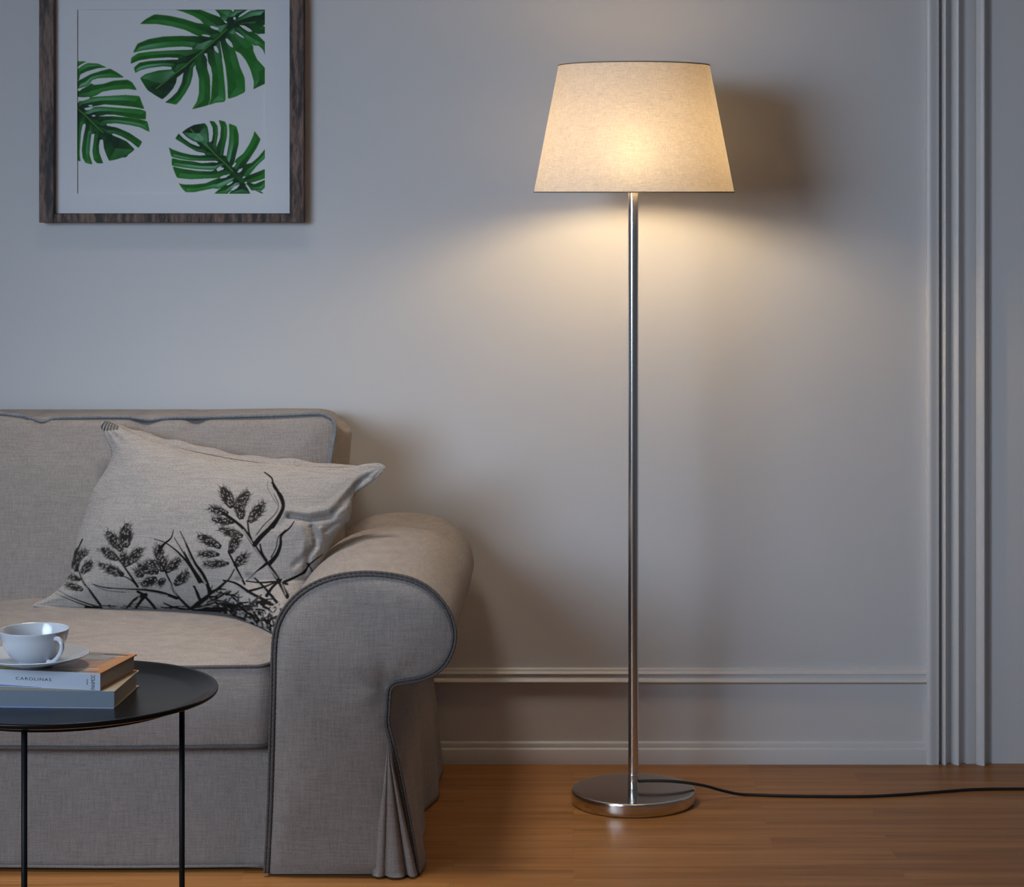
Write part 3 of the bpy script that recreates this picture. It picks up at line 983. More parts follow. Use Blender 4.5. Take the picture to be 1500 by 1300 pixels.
# --- back
bx0, bx1 = 2 * SXC + 0.500, -0.500
bz0, bz1 = 0.30, 0.815
pipe_px = [(-400, 607), (-60, 603), (0, 605), (37, 609), (52, 614), (62, 617), (70, 615.5), (78, 612), (95, 611), (150, 610.5), (190, 610.5), (207, 613), (220, 615), (235, 612.5), (260, 611),
           (300, 611), (345, 609.5), (400, 608), (450, 606), (482, 605), (520, 605)]
top_px = [(-400, 603), (0, 603.5), (40, 604), (62, 605.5), (72, 604), (110, 604), (160, 602.5), (190, 604), (204, 606.5), (216, 603.5), (260, 602.5), (283, 605.5), (296, 603.5), (350, 601), (410, 599), (460, 600), (482, 603), (530, 604)]
ppx = np.array(pipe_px, float); tpx = np.array(top_px, float)
def front_y(z):
    return 4.745 + 0.085 * np.clip((z - 0.40) / 0.41, -0.2, 1.1)
ba, bb_ = (bx1 - bx0) / 2, (bz1 - bz0) / 2
bxc, bzc = (bx0 + bx1) / 2, (bz0 + bz1) / 2
T_B = 0.26
def back_map(u, v_, w, e_):
    x, z = bxc + u, bzc + v_
    yf = float(front_y(z)); yb = 5.085
    t = (T_B / 2 - w) / T_B                       # 0 front edge, 1 back edge, <0 crown
    y = yf + (yb - yf) * t if t > 0 else yf + t * T_B
    if t < 0:
        # upholstery wrinkles running down from the buckles of the top seam
        px = CX + x * FOC / 4.85
        for c, wd in ((64, 16), (216, 18), (290, 12)):
            y += 0.010 * math.exp(-((px - c) / wd) ** 2) * math.exp(-((0.80 - z) / 0.06))
        y += 0.003 * math.sin(x * 7 + z * 9)
    if z > bz1 - 0.012 and t <= 0.5:
        px = CX + x * FOC / 4.83
        tgt = CAM_H - (np.interp(px, ppx[:, 0], ppx[:, 1]) - CY) * 4.83 / FOC
        k = np.clip((z - (bz1 - 0.05)) / 0.05, 0, 1) * (1 - 0.0 * t)
        z += (tgt - 0.003 - bz1) * k * max(0, 1 - t / 0.18)
    if z > bz1 - 0.012 and t > 0.03:
        px = CX + x * FOC / 4.93
        tgt = CAM_H - (np.interp(px, tpx[:, 0], tpx[:, 1]) - CY) * 4.93 / FOC
        z += (tgt - bz1 - 0.022) * min(1, t / 0.2) * (1 if t < 0.6 else max(0, (1 - t) / 0.4)) * np.clip((z - (bz1 - 0.012)) / 0.012, 0, 1)
    if t > 0:
        z -= 0.030 * np.clip((abs(u) - (ba - 0.06)) / 0.07, 0, 1) ** 2 * min(1, t / 0.3) * np.clip((z - (bz1 - 0.08)) / 0.06, 0, 1)
    z -= 0.020 * np.clip((t - 0.30) / 0.7, 0, 1) * np.clip((z - (bz1 - 0.08)) / 0.06, 0, 1)
    # the corner tapers in towards the bottom
    x -= 0.028 * np.clip((0.80 - z) / 0.20, 0, 1.0) * np.clip((u - ba + 0.1) / 0.1, 0, 1) * (1 if t < 0.5 else 0.6)
    return (x, y, z)
v, f = boxed_cushion(ba, bb_, T_B, 0.040, 0.028, back_map, 220, 26, back_crown=0.0, bulge=0.022)
back = mesh_obj('backrest', v, f, M['linen'], sofa)
pp = MB()
ring = rr(ba + 0.001, bb_ + 0.001, 0.041, 400, 60)
pp.tube([(lambda q: (q[0], q[1] - 0.002, q[2] + (0.001 if q[2] > 0.78 else 0)))(back_map(u, v_, T_B / 2, 1.0)) for u, v_ in ring], [0.0042 * (1 + 0.1 * math.sin(k * 2.3)) for k in range(len(ring))], 8, closed=True)
pp.build('piping', M['pipe_pale'], back)

# ------------------------------------------------------------------ throw cushion
outl = [(147, 622), (150, 618), (157, 617), (166, 620), (175, 625), (190, 633), (215, 643), (245, 652), (280, 661), (318, 669), (360, 676), (400, 680), (450, 683.5), (490, 685), (515, 684),
        (532, 680.5), (548, 678.5), (558, 679.5), (564, 684), (561, 692), (548, 704), (533, 715), (522, 722), (517, 733), (515, 748), (512, 762), (503, 772), (494, 784), (486, 796), (478, 812),
        (468, 832), (450, 860), (432, 890), (418, 912), (406, 926), (398, 927), (384, 920), (360, 911), (332, 900), (300, 896), (250, 894), (200, 894), (130, 893.5), (80, 892), (56, 890.5), (47, 888),
        (53, 883), (70, 875), (86, 863), (97, 850), (103, 836), (106, 820), (110, 803), (114, 786), (120, 768), (128, 744), (136, 720), (145, 704), (154, 690), (161, 677), (163, 664), (159, 651), (152, 638)]
OUT = resample(spline(np.array(outl, float), 5, closed=True), 800)
CC = np.array([300.0, 785.0])
def plane_z(s, t):
    return 4.652 - 0.00018 * (s - 48) - 0.00046 * (t - 888) - 0.085 * np.clip((s - 325) / 75, 0, 1.1) * np.clip((t - 850) / 75, 0, 1)
folds = [  # valley lines: points, width, depth
    ([(425, 757), (455, 762), (485, 757), (505, 738), (525, 712), (540, 700)], 6, 0.016),
    ([(457, 772), (463, 790), (462, 800), (453, 812), (448, 840)], 5, 0.014),
    ([(478, 778), (490, 770), (512, 760)], 4, 0.010),
    ([(425, 757), (410, 770), (400, 772)], 8, 0.006),
    ([(395, 880), (375, 860), (365, 845)], 7, 0.008),
    ([(430, 830), (445, 815), (470, 800)], 6, 0.007),
    ([(340, 890), (352, 870), (350, 850)], 6, 0.007),
    ([(500, 735), (512, 728), (522, 722)], 4, 0.010)]
ridges = [([(420, 748), (450, 752), (482, 745), (500, 728), (520, 704)], 7, 0.008), ([(440, 770), (446, 792), (442, 815)], 7, 0.007), ([(470, 775), (474, 792), (466, 808)], 5, 0.008), ([(495, 752), (506, 745), (514, 740)], 5, 0.008)]
# inflated height: a membrane stretched over the outline (relaxed on a 2.5 px grid)
_gx, _gy = np.arange(35, 580, 2.5), np.arange(605, 940, 2.5)
_GX, _GY = np.meshgrid(_gx, _gy)
_in = np.zeros(_GX.shape, bool)
for (xa, ya), (xb, yb) in zip(OUT, np.roll(OUT, -1, 0)):
    if ya != yb:
        _in ^= ((ya > _GY) != (yb > _GY)) & (_GX < (xb - xa) * (_GY - ya) / (yb - ya) + xa)
_phi = np.zeros(_GX.shape)
for _ in range(2500):
    _n = np.zeros_like(_phi)
    _n[1:-1, 1:-1] = 0.25 * (_phi[:-2, 1:-1] + _phi[2:, 1:-1] + _phi[1:-1, :-2] + _phi[1:-1, 2:]) + 1.0
    _phi = np.where(_in, _n, 0)
MEM = Raster(35, 605, 578, 938, 0.4, 1)
MEM.a = (_phi / _phi.max())[..., None]
def bulge_front(s, t, r):
    m_ = MEM.sample(s, t)[..., 0]
    h = 0.082 * (np.clip(m_, 0, 1) + 0.02 * (1 - r)) ** 0.62
    ex = np.clip(np.minimum(1, (1 - r) * 6), 0, 1)
    for L, sign in ((folds, -1), (ridges, 1)):
        for pts, w, d in L:
            dd = seg_dist(s, t, pts)
            h = h + sign * 0.55 * d * np.exp(-(dd / (w * 0.8)) ** 2) * ex
    h = h + ex * 0.0025 * np.sin(s * 0.045 + t * 0.03) * np.sin(t * 0.05 - s * 0.02)
    # gathers that fan from the corners
    for cx_, cy_ in ((152, 622), (560, 684), (50, 888), (402, 924)):
        rad = np.hypot(s - cx_, t - cy_); an = np.arctan2(t - cy_, s - cx_)
        h = h + 0.003 * np.exp(-rad / 50) * np.sin(an * 14) * ex
    return h
def to_room(s, t, off):
    z = plane_z(s, t)
    nrm = np.array([-0.32, -0.90, 0.29]); nrm /= np.linalg.norm(nrm)
    base = np.stack([(s - CX) * z / FOC, z, CAM_H - (t - CY) * z / FOC], -1)
    view = np.stack([base[..., 0], base[..., 1], base[..., 2] - CAM_H], -1)
    view = view / np.linalg.norm(view, axis=-1, keepdims=True)
    return base - view * np.asarray(off)[..., None]

# printed grasses: traced in the cushion's own flat coordinates
TP = Raster(40, 605, 570, 935, 2.5, 1)
def zA(u, v): return (30 + u * 0.23847, 600 + v * 0.23846)
def zB(u, v): return (270 + u * 0.21534, 660 + v * 0.21538)
def S(pts, w0, w1=None, mp=None, val=1.0):
    pts = [mp(*q) for q in pts] if mp else pts
    TP.stroke(spline(np.array(pts, float), 6) if len(pts) > 2 else np.array(pts, float), w0, w1, val)
def ear(a, b, w, mp=None, seed=0):
    """a seed head: dark body with pale grains and bristles"""
    a, b = (np.array(mp(*q) if mp else q, float) for q in (a, b))
    r_ = random.Random(seed + int(a[0] * 7 + b[1] * 3))
    L = np.linalg.norm(b - a); t = (b - a) / L; n_ = np.array([-t[1], t[0]])
    w = w * 0.82
    m_ = 12
    prof_ = [(k / m_, math.sin(PI * (0.10 + 0.86 * k / m_)) ** 0.7) for k in range(m_ + 1)]
    poly_ = [a + t * L * k + n_ * w * 0.5 * q * (1 + r_.uniform(-.15, .15)) for k, q in prof_] + [a + t * L * k - n_ * w * 0.5 * q * (1 + r_.uniform(-.15, .15)) for k, q in prof_[::-1]]
    sl, X, Y, ins = TP.poly_mask(poly_)
    TP.a[sl][ins] = 0.97
    for k in range(int(L * 1.7)):
        u = r_.uniform(0.1, 0.98); sgn = r_.choice([-1, 1])
        q = a + t * L * u + n_ * sgn * w * 0.42 * math.sin(PI * min(.95, u * .9 + .08))
        ln = r_.uniform(3.5, 9.5)
        dr = t * r_.uniform(0.7, 1.3) + n_ * sgn * r_.uniform(0.25, 0.9)
        TP.stroke(np.array([q, q + dr / np.linalg.norm(dr) * ln]), 0.9, 0.25, 0.85, 0.4)
    for k in range(int(L * w * 0.05)):
        u = r_.uniform(0.08, 0.92)
        q = a + t * L * u + n_ * r_.uniform(-.36, .36) * w * math.sin(PI * (0.1 + .8 * u))
        TP.stroke(np.array([q, q + t * r_.uniform(0.8, 2.0) + n_ * r_.uniform(-.5, .5)]), r_.uniform(0.8, 1.4), 0.6, 0.10, 0.45)
# right-hand big spray (zB)
for a, b, w in [((330, 390), (255, 250), 90), ((345, 400), (440, 280), 85), ((300, 430), (165, 395), 62), ((340, 490), (185, 470), 55), ((400, 585), (235, 535), 62), ((390, 470), (370, 350), 80), ((440, 490), (545, 355), 85),
                ((250, 660), (90, 580), 72), ((240, 710), (95, 705), 50), ((305, 770), (130, 775), 52), ((310, 700), (370, 570), 75), ((340, 790), (425, 705), 75)]:
    ear(a, b, w * 0.215, zB)
S([(270, 430), (390, 520), (450, 610), (540, 740), (620, 850), (700, 990)], 4.2, 6.5, zB)
S([(400, 540), (460, 630), (545, 760), (640, 880)], 1.6, 2.2, zB, 0.15)
S([(430, 480), (440, 560), (455, 600)], 2.5, 3, zB)
S([(545, 150), (595, 190), (610, 250), (660, 310), (675, 380), (650, 440), (590, 520), (520, 590), (480, 640)], 2.0, 7.5, zB)
S([(600, 220), (640, 290), (672, 370), (655, 430), (600, 520)], 4, 6.5, zB)
S([(610, 300), (640, 370), (620, 430), (540, 510), (480, 590)], 1.0, 1.6, zB)
S([(470, 600), (520, 560), (600, 480)], 3.0, 1.5, zB, 0.1)
S([(570, 210), (565, 250), (590, 300), (630, 370)], 0.9, 0.8, zB, 0.7)
S([(748, 482), (715, 530), (660, 580), (655, 640), (630, 710), (580, 770)], 1.5, 7, zB)
S([(690, 540), (640, 590), (625, 660), (590, 730)], 1.2, 1.8, zB)
S([(515, 640), (530, 700), (560, 750)], 2.6, 4, zB)
S([(940, 708), (860, 770), (810, 830), (740, 870), (680, 895)], 1.4, 4.5, zB)
S([(835, 770), (860, 800), (870, 825)], 2.5, 2, zB)
S([(845, 770), (820, 830), (760, 860)], 3, 2, zB)
S([(300, 690), (350, 790), (410, 910)], 2.8, 3.4, zB)
S([(330, 780), (390, 880)], 1.2, 1.4, zB, 0.2)
S([(560, 770), (500, 820), (420, 890)], 4.5, 1.6, zB); S([(545, 800), (480, 840), (420, 890)], 1.6, 0.8, zB, 0.15)
S([(340, 810), (300, 880), (220, 960), (60, 1090)], 1.8, 5.5, zB); S([(310, 880), (240, 950), (110, 1060)], 1.0, 2.2, zB, 0.2)
S([(265, 885), (350, 905), (450, 970), (560, 1030), (680, 1110)], 2.4, 7.0, zB); S([(340, 915), (450, 985), (560, 1045), (660, 1105)], 1.2, 3.0, zB, 0.25)
S([(0, 610), (50, 740), (120, 830), (175, 960)], 1.2, 5.5, zB); S([(0, 690), (60, 800), (130, 900)], 1.5, 2.5, zB)
S([(30, 720), (100, 840), (150, 920)], 1.3, 1.6, zB, 0.2)
S([(65, 925), (95, 980), (110, 1030)], 3.0, 3.5, zB)
S([(420, 890), (520, 900), (620, 895), (700, 910)], 2, 4, zB); S([(430, 960), (540, 930), (640, 890)], 4, 2, zB)
S([(480, 870), (560, 950), (640, 1050)], 2.5, 5, zB); S([(560, 990), (600, 930), (660, 880)], 5, 3, zB)
S([(640, 880), (700, 1000)], 5, 5, zB); S([(660, 900), (690, 980)], 1.5, 1.5, zB, 0.25)
# tangle at the lower right
rt = random.Random(5)
for k in range(170):
    u = rt.uniform(0, 1)
    x0_ = 300 + 110 * u; y0_ = rt.uniform(862 + 22 * u, 898 + 24 * u)
    a_ = rt.uniform(-0.9, 0.9) + rt.choice([0, 1.2, -1.0]); ln = rt.uniform(8, 30)
    p1 = (x0_ + ln * math.cos(a_), y0_ + ln * math.sin(a_)); pm = ((x0_ + p1[0]) / 2 + rt.uniform(-3, 3), (y0_ + p1[1]) / 2 + rt.uniform(-3, 3))
    if p1[0] > 412 or p1[1] < 855 + 30 * u:
        continue
    S([(x0_, y0_), pm, p1], rt.uniform(1.5, 4.5), rt.uniform(0.8, 2.5), None, rt.choice([1, 1, 1, 0.9, 0.12]))
for k in range(40):
    u = rt.uniform(0, 1)
    x0_ = 140 + 190 * u; y0_ = rt.uniform(884, 893)
    S([(x0_, y0_), (x0_ + rt.uniform(8, 26), y0_ + rt.uniform(-5, 4))], rt.uniform(1.2, 3), 0.8, None, rt.choice([1, 1, 0.9, 0.15]))
# middle and left sprays (zA)
for a, b, w in [((625, 870), (530, 750), 75), ((640, 850), (655, 700), 95), ((600, 925), (495, 855), 65), ((660, 965), (620, 880), 70), ((665, 950), (745, 850), 70), ((635, 1020), (480, 950), 62),
                ((850, 930), (850, 830), 70), ((890, 1000), (985, 920), 62), ((945, 1080), (1035, 1000), 70), ((850, 1000), (720, 960), 80), ((870, 960), (770, 940), 60), ((840, 1040), (740, 1080), 65), ((890, 1040), (840, 1080), 50),
                ((870, 1000), (880, 900), 60), ((760, 1020), (700, 1000), 60),
                ((340, 1000), (350, 850), 52), ((365, 920), (405, 860), 45), ((375, 1010), (440, 930), 60), ((345, 990), (310, 920), 40), ((385, 1110), (280, 1070), 48), ((370, 1050), (290, 1020), 40)]:
    ear(a, b, w * 0.238, zA, 3)
S([(590, 900), (660, 1000), (720, 1090)], 2.2, 3.6, zA); S([(625, 1020), (680, 1050), (720, 1090)], 1.6, 2.2, zA)
S([(345, 960), (385, 1060), (430, 1120), (490, 1205)], 1.6, 4.6, zA); S([(400, 1085), (440, 1150), (480, 1205)], 1.2, 1.5, zA, 0.25)
S([(870, 960), (920, 1060), (950, 1130), (1040, 1225)], 2, 4.2, zA); S([(915, 1060), (960, 1150)], 1, 1.2, zA, 0.2)
S([(440, 1073), (520, 1095), (640, 1105), (760, 1110), (860, 1125), (960, 1160)], 1.2, 4.8, zA); S([(560, 1103), (760, 1118), (900, 1145)], 0.9, 2.2, zA, 0.3)
S([(440, 1073), (520, 1110), (640, 1125)], 0.8, 0.8, zA)
S([(230, 1110), (300, 1150), (400, 1190), (500, 1220)], 0.8, 3.2, zA, 0.9); S([(215, 1130), (330, 1180), (430, 1215)], 0.7, 2.6, zA, 0.85)
S([(820, 797), (890, 820), (970, 880), (1040, 960), (1100, 1060)], 1.2, 5.0, zA); S([(880, 830), (960, 890), (1030, 970)], 0.8, 1.6, zA, 0.25)
S([(940, 740), (925, 790), (880, 830), (850, 870)], 1.2, 4.5, zA)
S([(945, 790), (1000, 880), (1050, 970), (1110, 1060)], 1.2, 3.6, zA)
S([(980, 748), (1020, 830), (1070, 940), (1130, 1030), (1165, 1130)], 1.2, 6.0, zA); S([(1020, 850), (1070, 960), (1140, 1070)], 0.8, 1.5, zA, 0.25)
S([(1070, 1090), (1090, 1150), (1105, 1180)], 3, 3.5, zA)
S([(760, 1140), (700, 1170), (640, 1235)], 5, 2, zA); S([(770, 1140), (730, 1190), (700, 1240)], 6, 3, zA); S([(730, 1150), (700, 1200)], 1.5, 1.5, zA, 0.25)
S([(765, 1150), (810, 1200), (845, 1250)], 4, 4.5, zA); S([(720, 1120), (760, 1140)], 4, 4, zA)
S([(1050, 1225), (1100, 1180), (1200, 1110), (1258, 1060)], 5, 3, zA); S([(1060, 1240), (1258, 1230)], 5, 7, zA)
S([(380, 800), (355, 850), (330, 890)], 2.5, 1.5, zA); S([(400, 1215), (500, 1222)], 4, 3, zA)
S([(880, 1190), (940, 1215), (1060, 1240)], 2, 4, zA)
# striped ear at the top-left corner
for k in range(6):
    S([(148 + k * 4.6, 631 - k * 0.4), (151 + k * 4.6, 622 - k * 0.2), (157 + k * 4.8, 615)], 2.6, 2.0, None, 0.9)
TP.blur()

rads = np.concatenate([np.linspace(0.012, 0.88, 175), np.linspace(0.885, 1.0, 32)])
nO = len(OUT)
S_, T_, Rr = [], [], []
for r in rads:
    # inner rings relax towards a rounder shape so that the rings do not fold
    q = CC + (OUT - CC) * r
    S_.append(q[:, 0]); T_.append(q[:, 1]); Rr.append(np.full(nO, r))
S_, T_, Rr = np.concatenate(S_), np.concatenate(T_), np.concatenate(Rr)
front = to_room(S_, T_, bulge_front(S_, T_, Rr))
nR = len(rads)
faces = []
idx = np.arange(nO); nxt = (idx + 1) % nO
for i in range(nR - 1):
    faces += np.stack([i * nO + idx, (i + 1) * nO + idx, (i + 1) * nO + nxt, i * nO + nxt], 1).tolist()
faces.append(list(range(nO - 1, -1, -1)))
faces = [q[::-1] for q in faces]
tc = thing('throw_cushion', tuple(to_room(np.array(250.0), np.array(893.0), np.array(0.0))), 'beige linen throw cushion printed with dark wild grasses leaning in the sofa corner', 'cushion')
fr = mesh_obj('front_cover', front, faces, M['throw'], tc)
fade = np.clip((1.003 - Rr) * 60, 0, 1)
color_attr(fr, np.clip(TP.sample(S_, T_)[:, 0], 0, 1))
# back cover: a coarser mesh on the same outline
O2 = OUT[::5]
n2 = len(O2)
vb, r2 = [], [1.0, 0.985, 0.95, 0.88, 0.75, 0.55, 0.3, 0.1]
for r in r2:
    q = CC + (O2 - CC) * r
    vb.append(to_room(q[:, 0], q[:, 1], np.full(n2, -0.046 * (1 - r ** 2.2) ** 0.8)))
vb = np.concatenate(vb)
fb = []
for i in range(len(r2) - 1):
    for k in range(n2):
        l = (k + 1) % n2
        fb.append((i * n2 + k, (i + 1) * n2 + k, (i + 1) * n2 + l, i * n2 + l))
fb.append(tuple((len(r2) - 1) * n2 + k for k in range(n2)))
fb = [q[::-1] for q in fb]
mesh_obj('back_cover', vb, fb, M['throw_plain'], tc)
# ruffled seam flange along the top edge, and the flat hem along the bottom left
def flange(line, w0, amp, off, name, mat):
    q = spline(np.array(line, float), 10)
    m_ = len(q)
    v, f = [], []
    for i, (s, t) in enumerate(q):
        u = i / (m_ - 1)
        env = min(1, 5 * u, 5 * (1 - u)) ** 0.6 if 0 < u < 1 else 0
        wv = math.sin(i * 0.55) * 0.5 + math.sin(i * 0.23 + 1) * 0.5
        for j in range(7):
            k = j / 6
            up = (w0 + amp * wv) * env * (1 - (2 * k - 1) ** 2) ** 0.5 if w0 > 0 else 0
            dep = 0.002 + 0.034 * k - 0.006 * math.sin(PI * k) * wv
            v.append(tuple(to_room(np.array(s), np.array(t - up), np.array(off - dep))))
    for i in range(m_ - 1):
        for j in range(6):
            f.append((i * 7 + j, i * 7 + j + 1, (i + 1) * 7 + j + 1, (i + 1) * 7 + j))
    return mesh_obj(name, v, f, mat, tc)
flange([(168, 624), (195, 637), (240, 652), (280, 662), (330, 672), (380, 680), (430, 685), (480, 687), (525, 684)], 11.0, 2.5, 0.0, 'seam_flange', M['throw_plain'])
q = spline(np.array([(170, 629), (195, 638), (240, 652.5), (280, 662), (330, 672), (380, 679.5), (430, 684), (480, 686), (515, 685.5)], float), 10)
MB().tube([tuple(to_room(np.array(s), np.array(t - 0.8), np.array(0.0045))) for s, t in q], 0.0013, 6).build('seam', M['seam'], tc)  # thin dark tube paints the shaded line between front cover and flange
hem = [(50, 889), (75, 892.5), (120, 894.5), (170, 895.5), (230, 895.5), (290, 896)]
q = spline(np.array(hem, float), 8)
MB().tube([tuple(to_room(np.array(s), np.array(t - 1.5), np.array(0.004))) for s, t in q], 0.0036, 8).build('hem', M['throw_plain'], tc)

# ------------------------------------------------------------------ floor lamp
LX, LY = 0.1255, 4.80
lamp = thing('floor_lamp', (LX, LY, 0), 'lit floor lamp with tapered linen shade on a slim nickel pole and round base', 'lamp')
bp = [(0.0001, 0.0), (0.126, 0.0), (0.1285, 0.002), (0.1300, 0.005), (0.1303, 0.010), (0.1303, 0.0245), (0.1298, 0.0265), (0.1285, 0.0280), (0.126, 0.0288), (0.118, 0.0290), (0.06, 0.0291), (0.0001, 0.0291)]
sharp(MB().lathe(bp, (LX, LY, 0.0), 128).build('base', M['steel_base'], lamp), 50)
MB().lathe([(0.0001, 0.0285), (0.0108, 0.0285), (0.0108, 1.290), (0.0001, 1.290)], (LX, LY, 0), 40).build('pole', M['steel'], lamp)
sharp(lamp.children[1], 40)
MB().lathe([(0.0001, 0.0), (0.0112, 0.0), (0.0114, 0.001), (0.0114, 0.029), (0.0110, 0.0302), (0.0001, 0.0302)], (LX, LY, 0.0289), 40).build('pole_collar', M['steel'], lamp)
SZ0, SZ1, SR0, SR1 = 1.2805, 1.546, 0.2100, 0.1585
SX = LX + 0.0015
sh = MB()
nsh = 160
prof_s = [(SR0 + (SR1 - SR0) * k / 24, SZ0 + (SZ1 - SZ0) * k / 24) for k in range(25)]
sh.lathe(prof_s, (SX, LY, 0), nsh)
shade = sh.build('lamp_shade', M['shade'], lamp)
for r_, z_ in ((SR0, SZ0), (SR1, SZ1)):
    MB().tube([(SX + r_ * math.cos(2 * PI * k / 160), LY + r_ * math.sin(2 * PI * k / 160), z_) for k in range(160)], 0.0013, 8, closed=True).build('shade_rim', M['shade_edge'], shade)
sp = MB()
zr = 1.292
rad_in = SR0 + (SR1 - SR0) * (zr - SZ0) / (SZ1 - SZ0) - 0.002
for k in range(3):
    a = 2 * PI * k / 3 + 0.5
    sp.tube([(LX + 0.018 * math.cos(a), LY + 0.018 * math.sin(a), zr), (SX + rad_in * math.cos(a), LY + rad_in * math.sin(a), zr)], 0.0012, 8)
sp.tube([(LX + 0.019 * math.cos(2 * PI * k / 40), LY + 0.019 * math.sin(2 * PI * k / 40), zr) for k in range(40)], 0.002, 8, closed=True)
sp.build('shade_carrier', M['steel'], lamp)
MB().lathe([(0.0001, 1.283), (0.016, 1.283), (0.0175, 1.286), (0.0175, 1.313), (0.0155, 1.316), (0.0001, 1.316)], (LX, LY, 0), 36).build('lamp_holder', M['socket'], lamp)
bulb_prof = [(r_, z_ - 0.015) for r_, z_ in ((0.0001, 1.328), (0.012, 1.330), (0.013, 1.335), (0.0185, 1.342), (0.0245, 1.352), (0.0270, 1.364), (0.0275, 1.380), (0.0260, 1.398), (0.0220, 1.410), (0.0140, 1.4185), (0.0001, 1.422))]
MB().lathe(bulb_prof, (LX, LY, 0), 28).build('bulb', M['bulb'], lamp)
cord_pts = [(LX + 0.010, LY, 0.0435), (LX + 0.03, LY - 0.0005, 0.0445), (LX + 0.07, LY + 0.000, 0.0440), (LX + 0.11, LY + 0.004, 0.0395), (LX + 0.15, LY + 0.012, 0.0310), (LX + 0.19, LY + 0.025, 0.0170), (LX + 0.225, LY + 0.040, 0.0060),
            (0.385, 4.844, 0.0034), (0.45, 4.836, 0.0034), (0.53, 4.831, 0.0034), (0.62, 4.832, 0.0034), (0.70, 4.846, 0.0034), (0.78, 4.868, 0.0034), (0.86, 4.888, 0.0034), (0.96, 4.893, 0.0034), (1.10, 4.893, 0.0034), (1.4, 4.90, 0.0034)]
MB().tube(spline(np.array(cord_pts), 8), 0.0032, 10).build('power_cord', M['cord'], lamp)

# ------------------------------------------------------------------ coffee table
TX, TY = -0.7626, 3.44
ZR = 0.5314
tbl = thing('coffee_table', (TX, TY, 0), 'round black metal tray coffee table with thin rod legs before the sofa', 'table')
tp = [(0.0001, ZR - 0.0140), (0.196, ZR - 0.0140), (0.204, ZR - 0.0128), (0.2215, ZR - 0.0078), (0.2245, ZR - 0.0066), (0.2256, ZR - 0.0050), (0.2258, ZR - 0.0020), (0.2252, ZR - 0.0005), (0.2235, ZR + 0.0003),
      (0.2190, ZR - 0.0003), (0.2165, ZR - 0.0018), (0.1920, ZR - 0.0098), (0.186, ZR - 0.0112), (0.0001, ZR - 0.0115)]
sharp(MB().lathe(tp, (TX, TY, 0), 160).build('tray', M['tray'], tbl), 50)
rl = 0.176
ring_z = ZR - 0.0184
MB().tube([(TX + rl * math.cos(2 * PI * k / 96), TY + rl * math.sin(2 * PI * k / 96), ring_z) for k in range(96)], 0.0044, 10, closed=True).build('frame_ring', M['black'], tbl)
for a in (-97, 23, 143):
    x, y = TX + rl * math.cos(math.radians(a)), TY + rl * math.sin(math.radians(a))
    MB().tube([(x, y, 0.0), (x, y, 0.25), (x, y, ring_z)], 0.0044, 16).build('leg', M['black'], tbl)

# ------------------------------------------------------------------ books
def flat_text(body, size, origin, ux, uz, out, name, mat, parent, spacing=1.0, rot=0.0, sx=1.0):
    """lettering as thin raised ink on a surface: ux, uz span the face, out points away from it"""
    cu = bpy.data.curves.new('lettering', 'FONT')
    cu.body = body; cu.size = size; cu.space_character = spacing; cu.extrude = 0.0001; cu.align_x = 'LEFT'
    t = bpy.data.objects.new('lettering', cu)
    COL.objects.link(t)
    bpy.context.view_layer.update()
    me = t.evaluated_get(bpy.context.evaluated_depsgraph_get()).to_mesh()
    vs = [v_.co.copy() for v_ in me.vertices]; fs = [tuple(p_.vertices) for p_ in me.polygons]
    t.to_mesh_clear()
    bpy.data.objects.remove(t); bpy.data.curves.remove(cu)
    c, s_ = math.cos(rot), math.sin(rot)
    o_, ux, uz, out = Vector(origin), Vector(ux), Vector(uz), Vector(out)
    w = []
    for p_ in vs:
        x_, z_ = p_.x * sx, p_.y
        w.append(tuple(o_ + ux * (x_ * c - z_ * s_) + uz * (x_ * s_ + z_ * c) + out * (p_.z + 0.00015)))
    return mesh_obj(name, w, fs, mat, parent, smooth=False)

def book(corner, ang, length, depth, z0, th, mats, label):
    """corner: front right corner of the spine; the spine runs left from it"""
    a = math.radians(ang)
    ux = Vector((math.cos(a), -math.sin(a), 0)); uy = Vector((math.sin(a), math.cos(a), 0))   # along the spine to the right, away from the viewer
    c = Vector((corner[0], corner[1], 0))
    def pt(s, d, z):
        q = c + ux * s + uy * d
        return (q.x, q.y, z)
    def slab(s0, s1, d0, d1, za, zb):
        v = [pt(s, d, z) for s in (s0, s1) for d in (d0, d1) for z in (za, zb)]
        f_ = [(0, 1, 3, 2), (4, 6, 7, 5), (0, 4, 5, 1), (2, 3, 7, 6), (0, 2, 6, 4), (1, 5, 7, 3)]
        return v, f_
    bk = thing('book', pt(-length / 2, depth / 2, z0), label, 'book', 'books on the tray table')
    ct = 0.0018
    MB().add(*slab(-length + 0.004, -0.0035, 0.002, depth - 0.004, z0 + ct, z0 + th - ct)).build('pages', M['paper'], bk, smooth=False)
    bevel(MB().add(*slab(-length, 0, 0.0012, depth, z0, z0 + ct)).build('cover', mats[0], bk, smooth=False), 0.0004, 2)
    tcv = bevel(MB().add(*slab(-length, 0, 0.0012, depth, z0 + th - ct, z0 + th)).build('cover', mats[1], bk, smooth=False), 0.0004, 2)
    spn = bevel(MB().add(*slab(-length, 0, 0.0, 0.0014, z0, z0 + th)).build('spine', mats[2], bk, smooth=False), 0.0005, 2)
    return bk, spn, tcv, pt, ux, uy
zt = ZR - 0.0115
c1 = P(168, 1038, 3.367)
c2 = P(147, 1013, 3.367)
TH = 0.0254
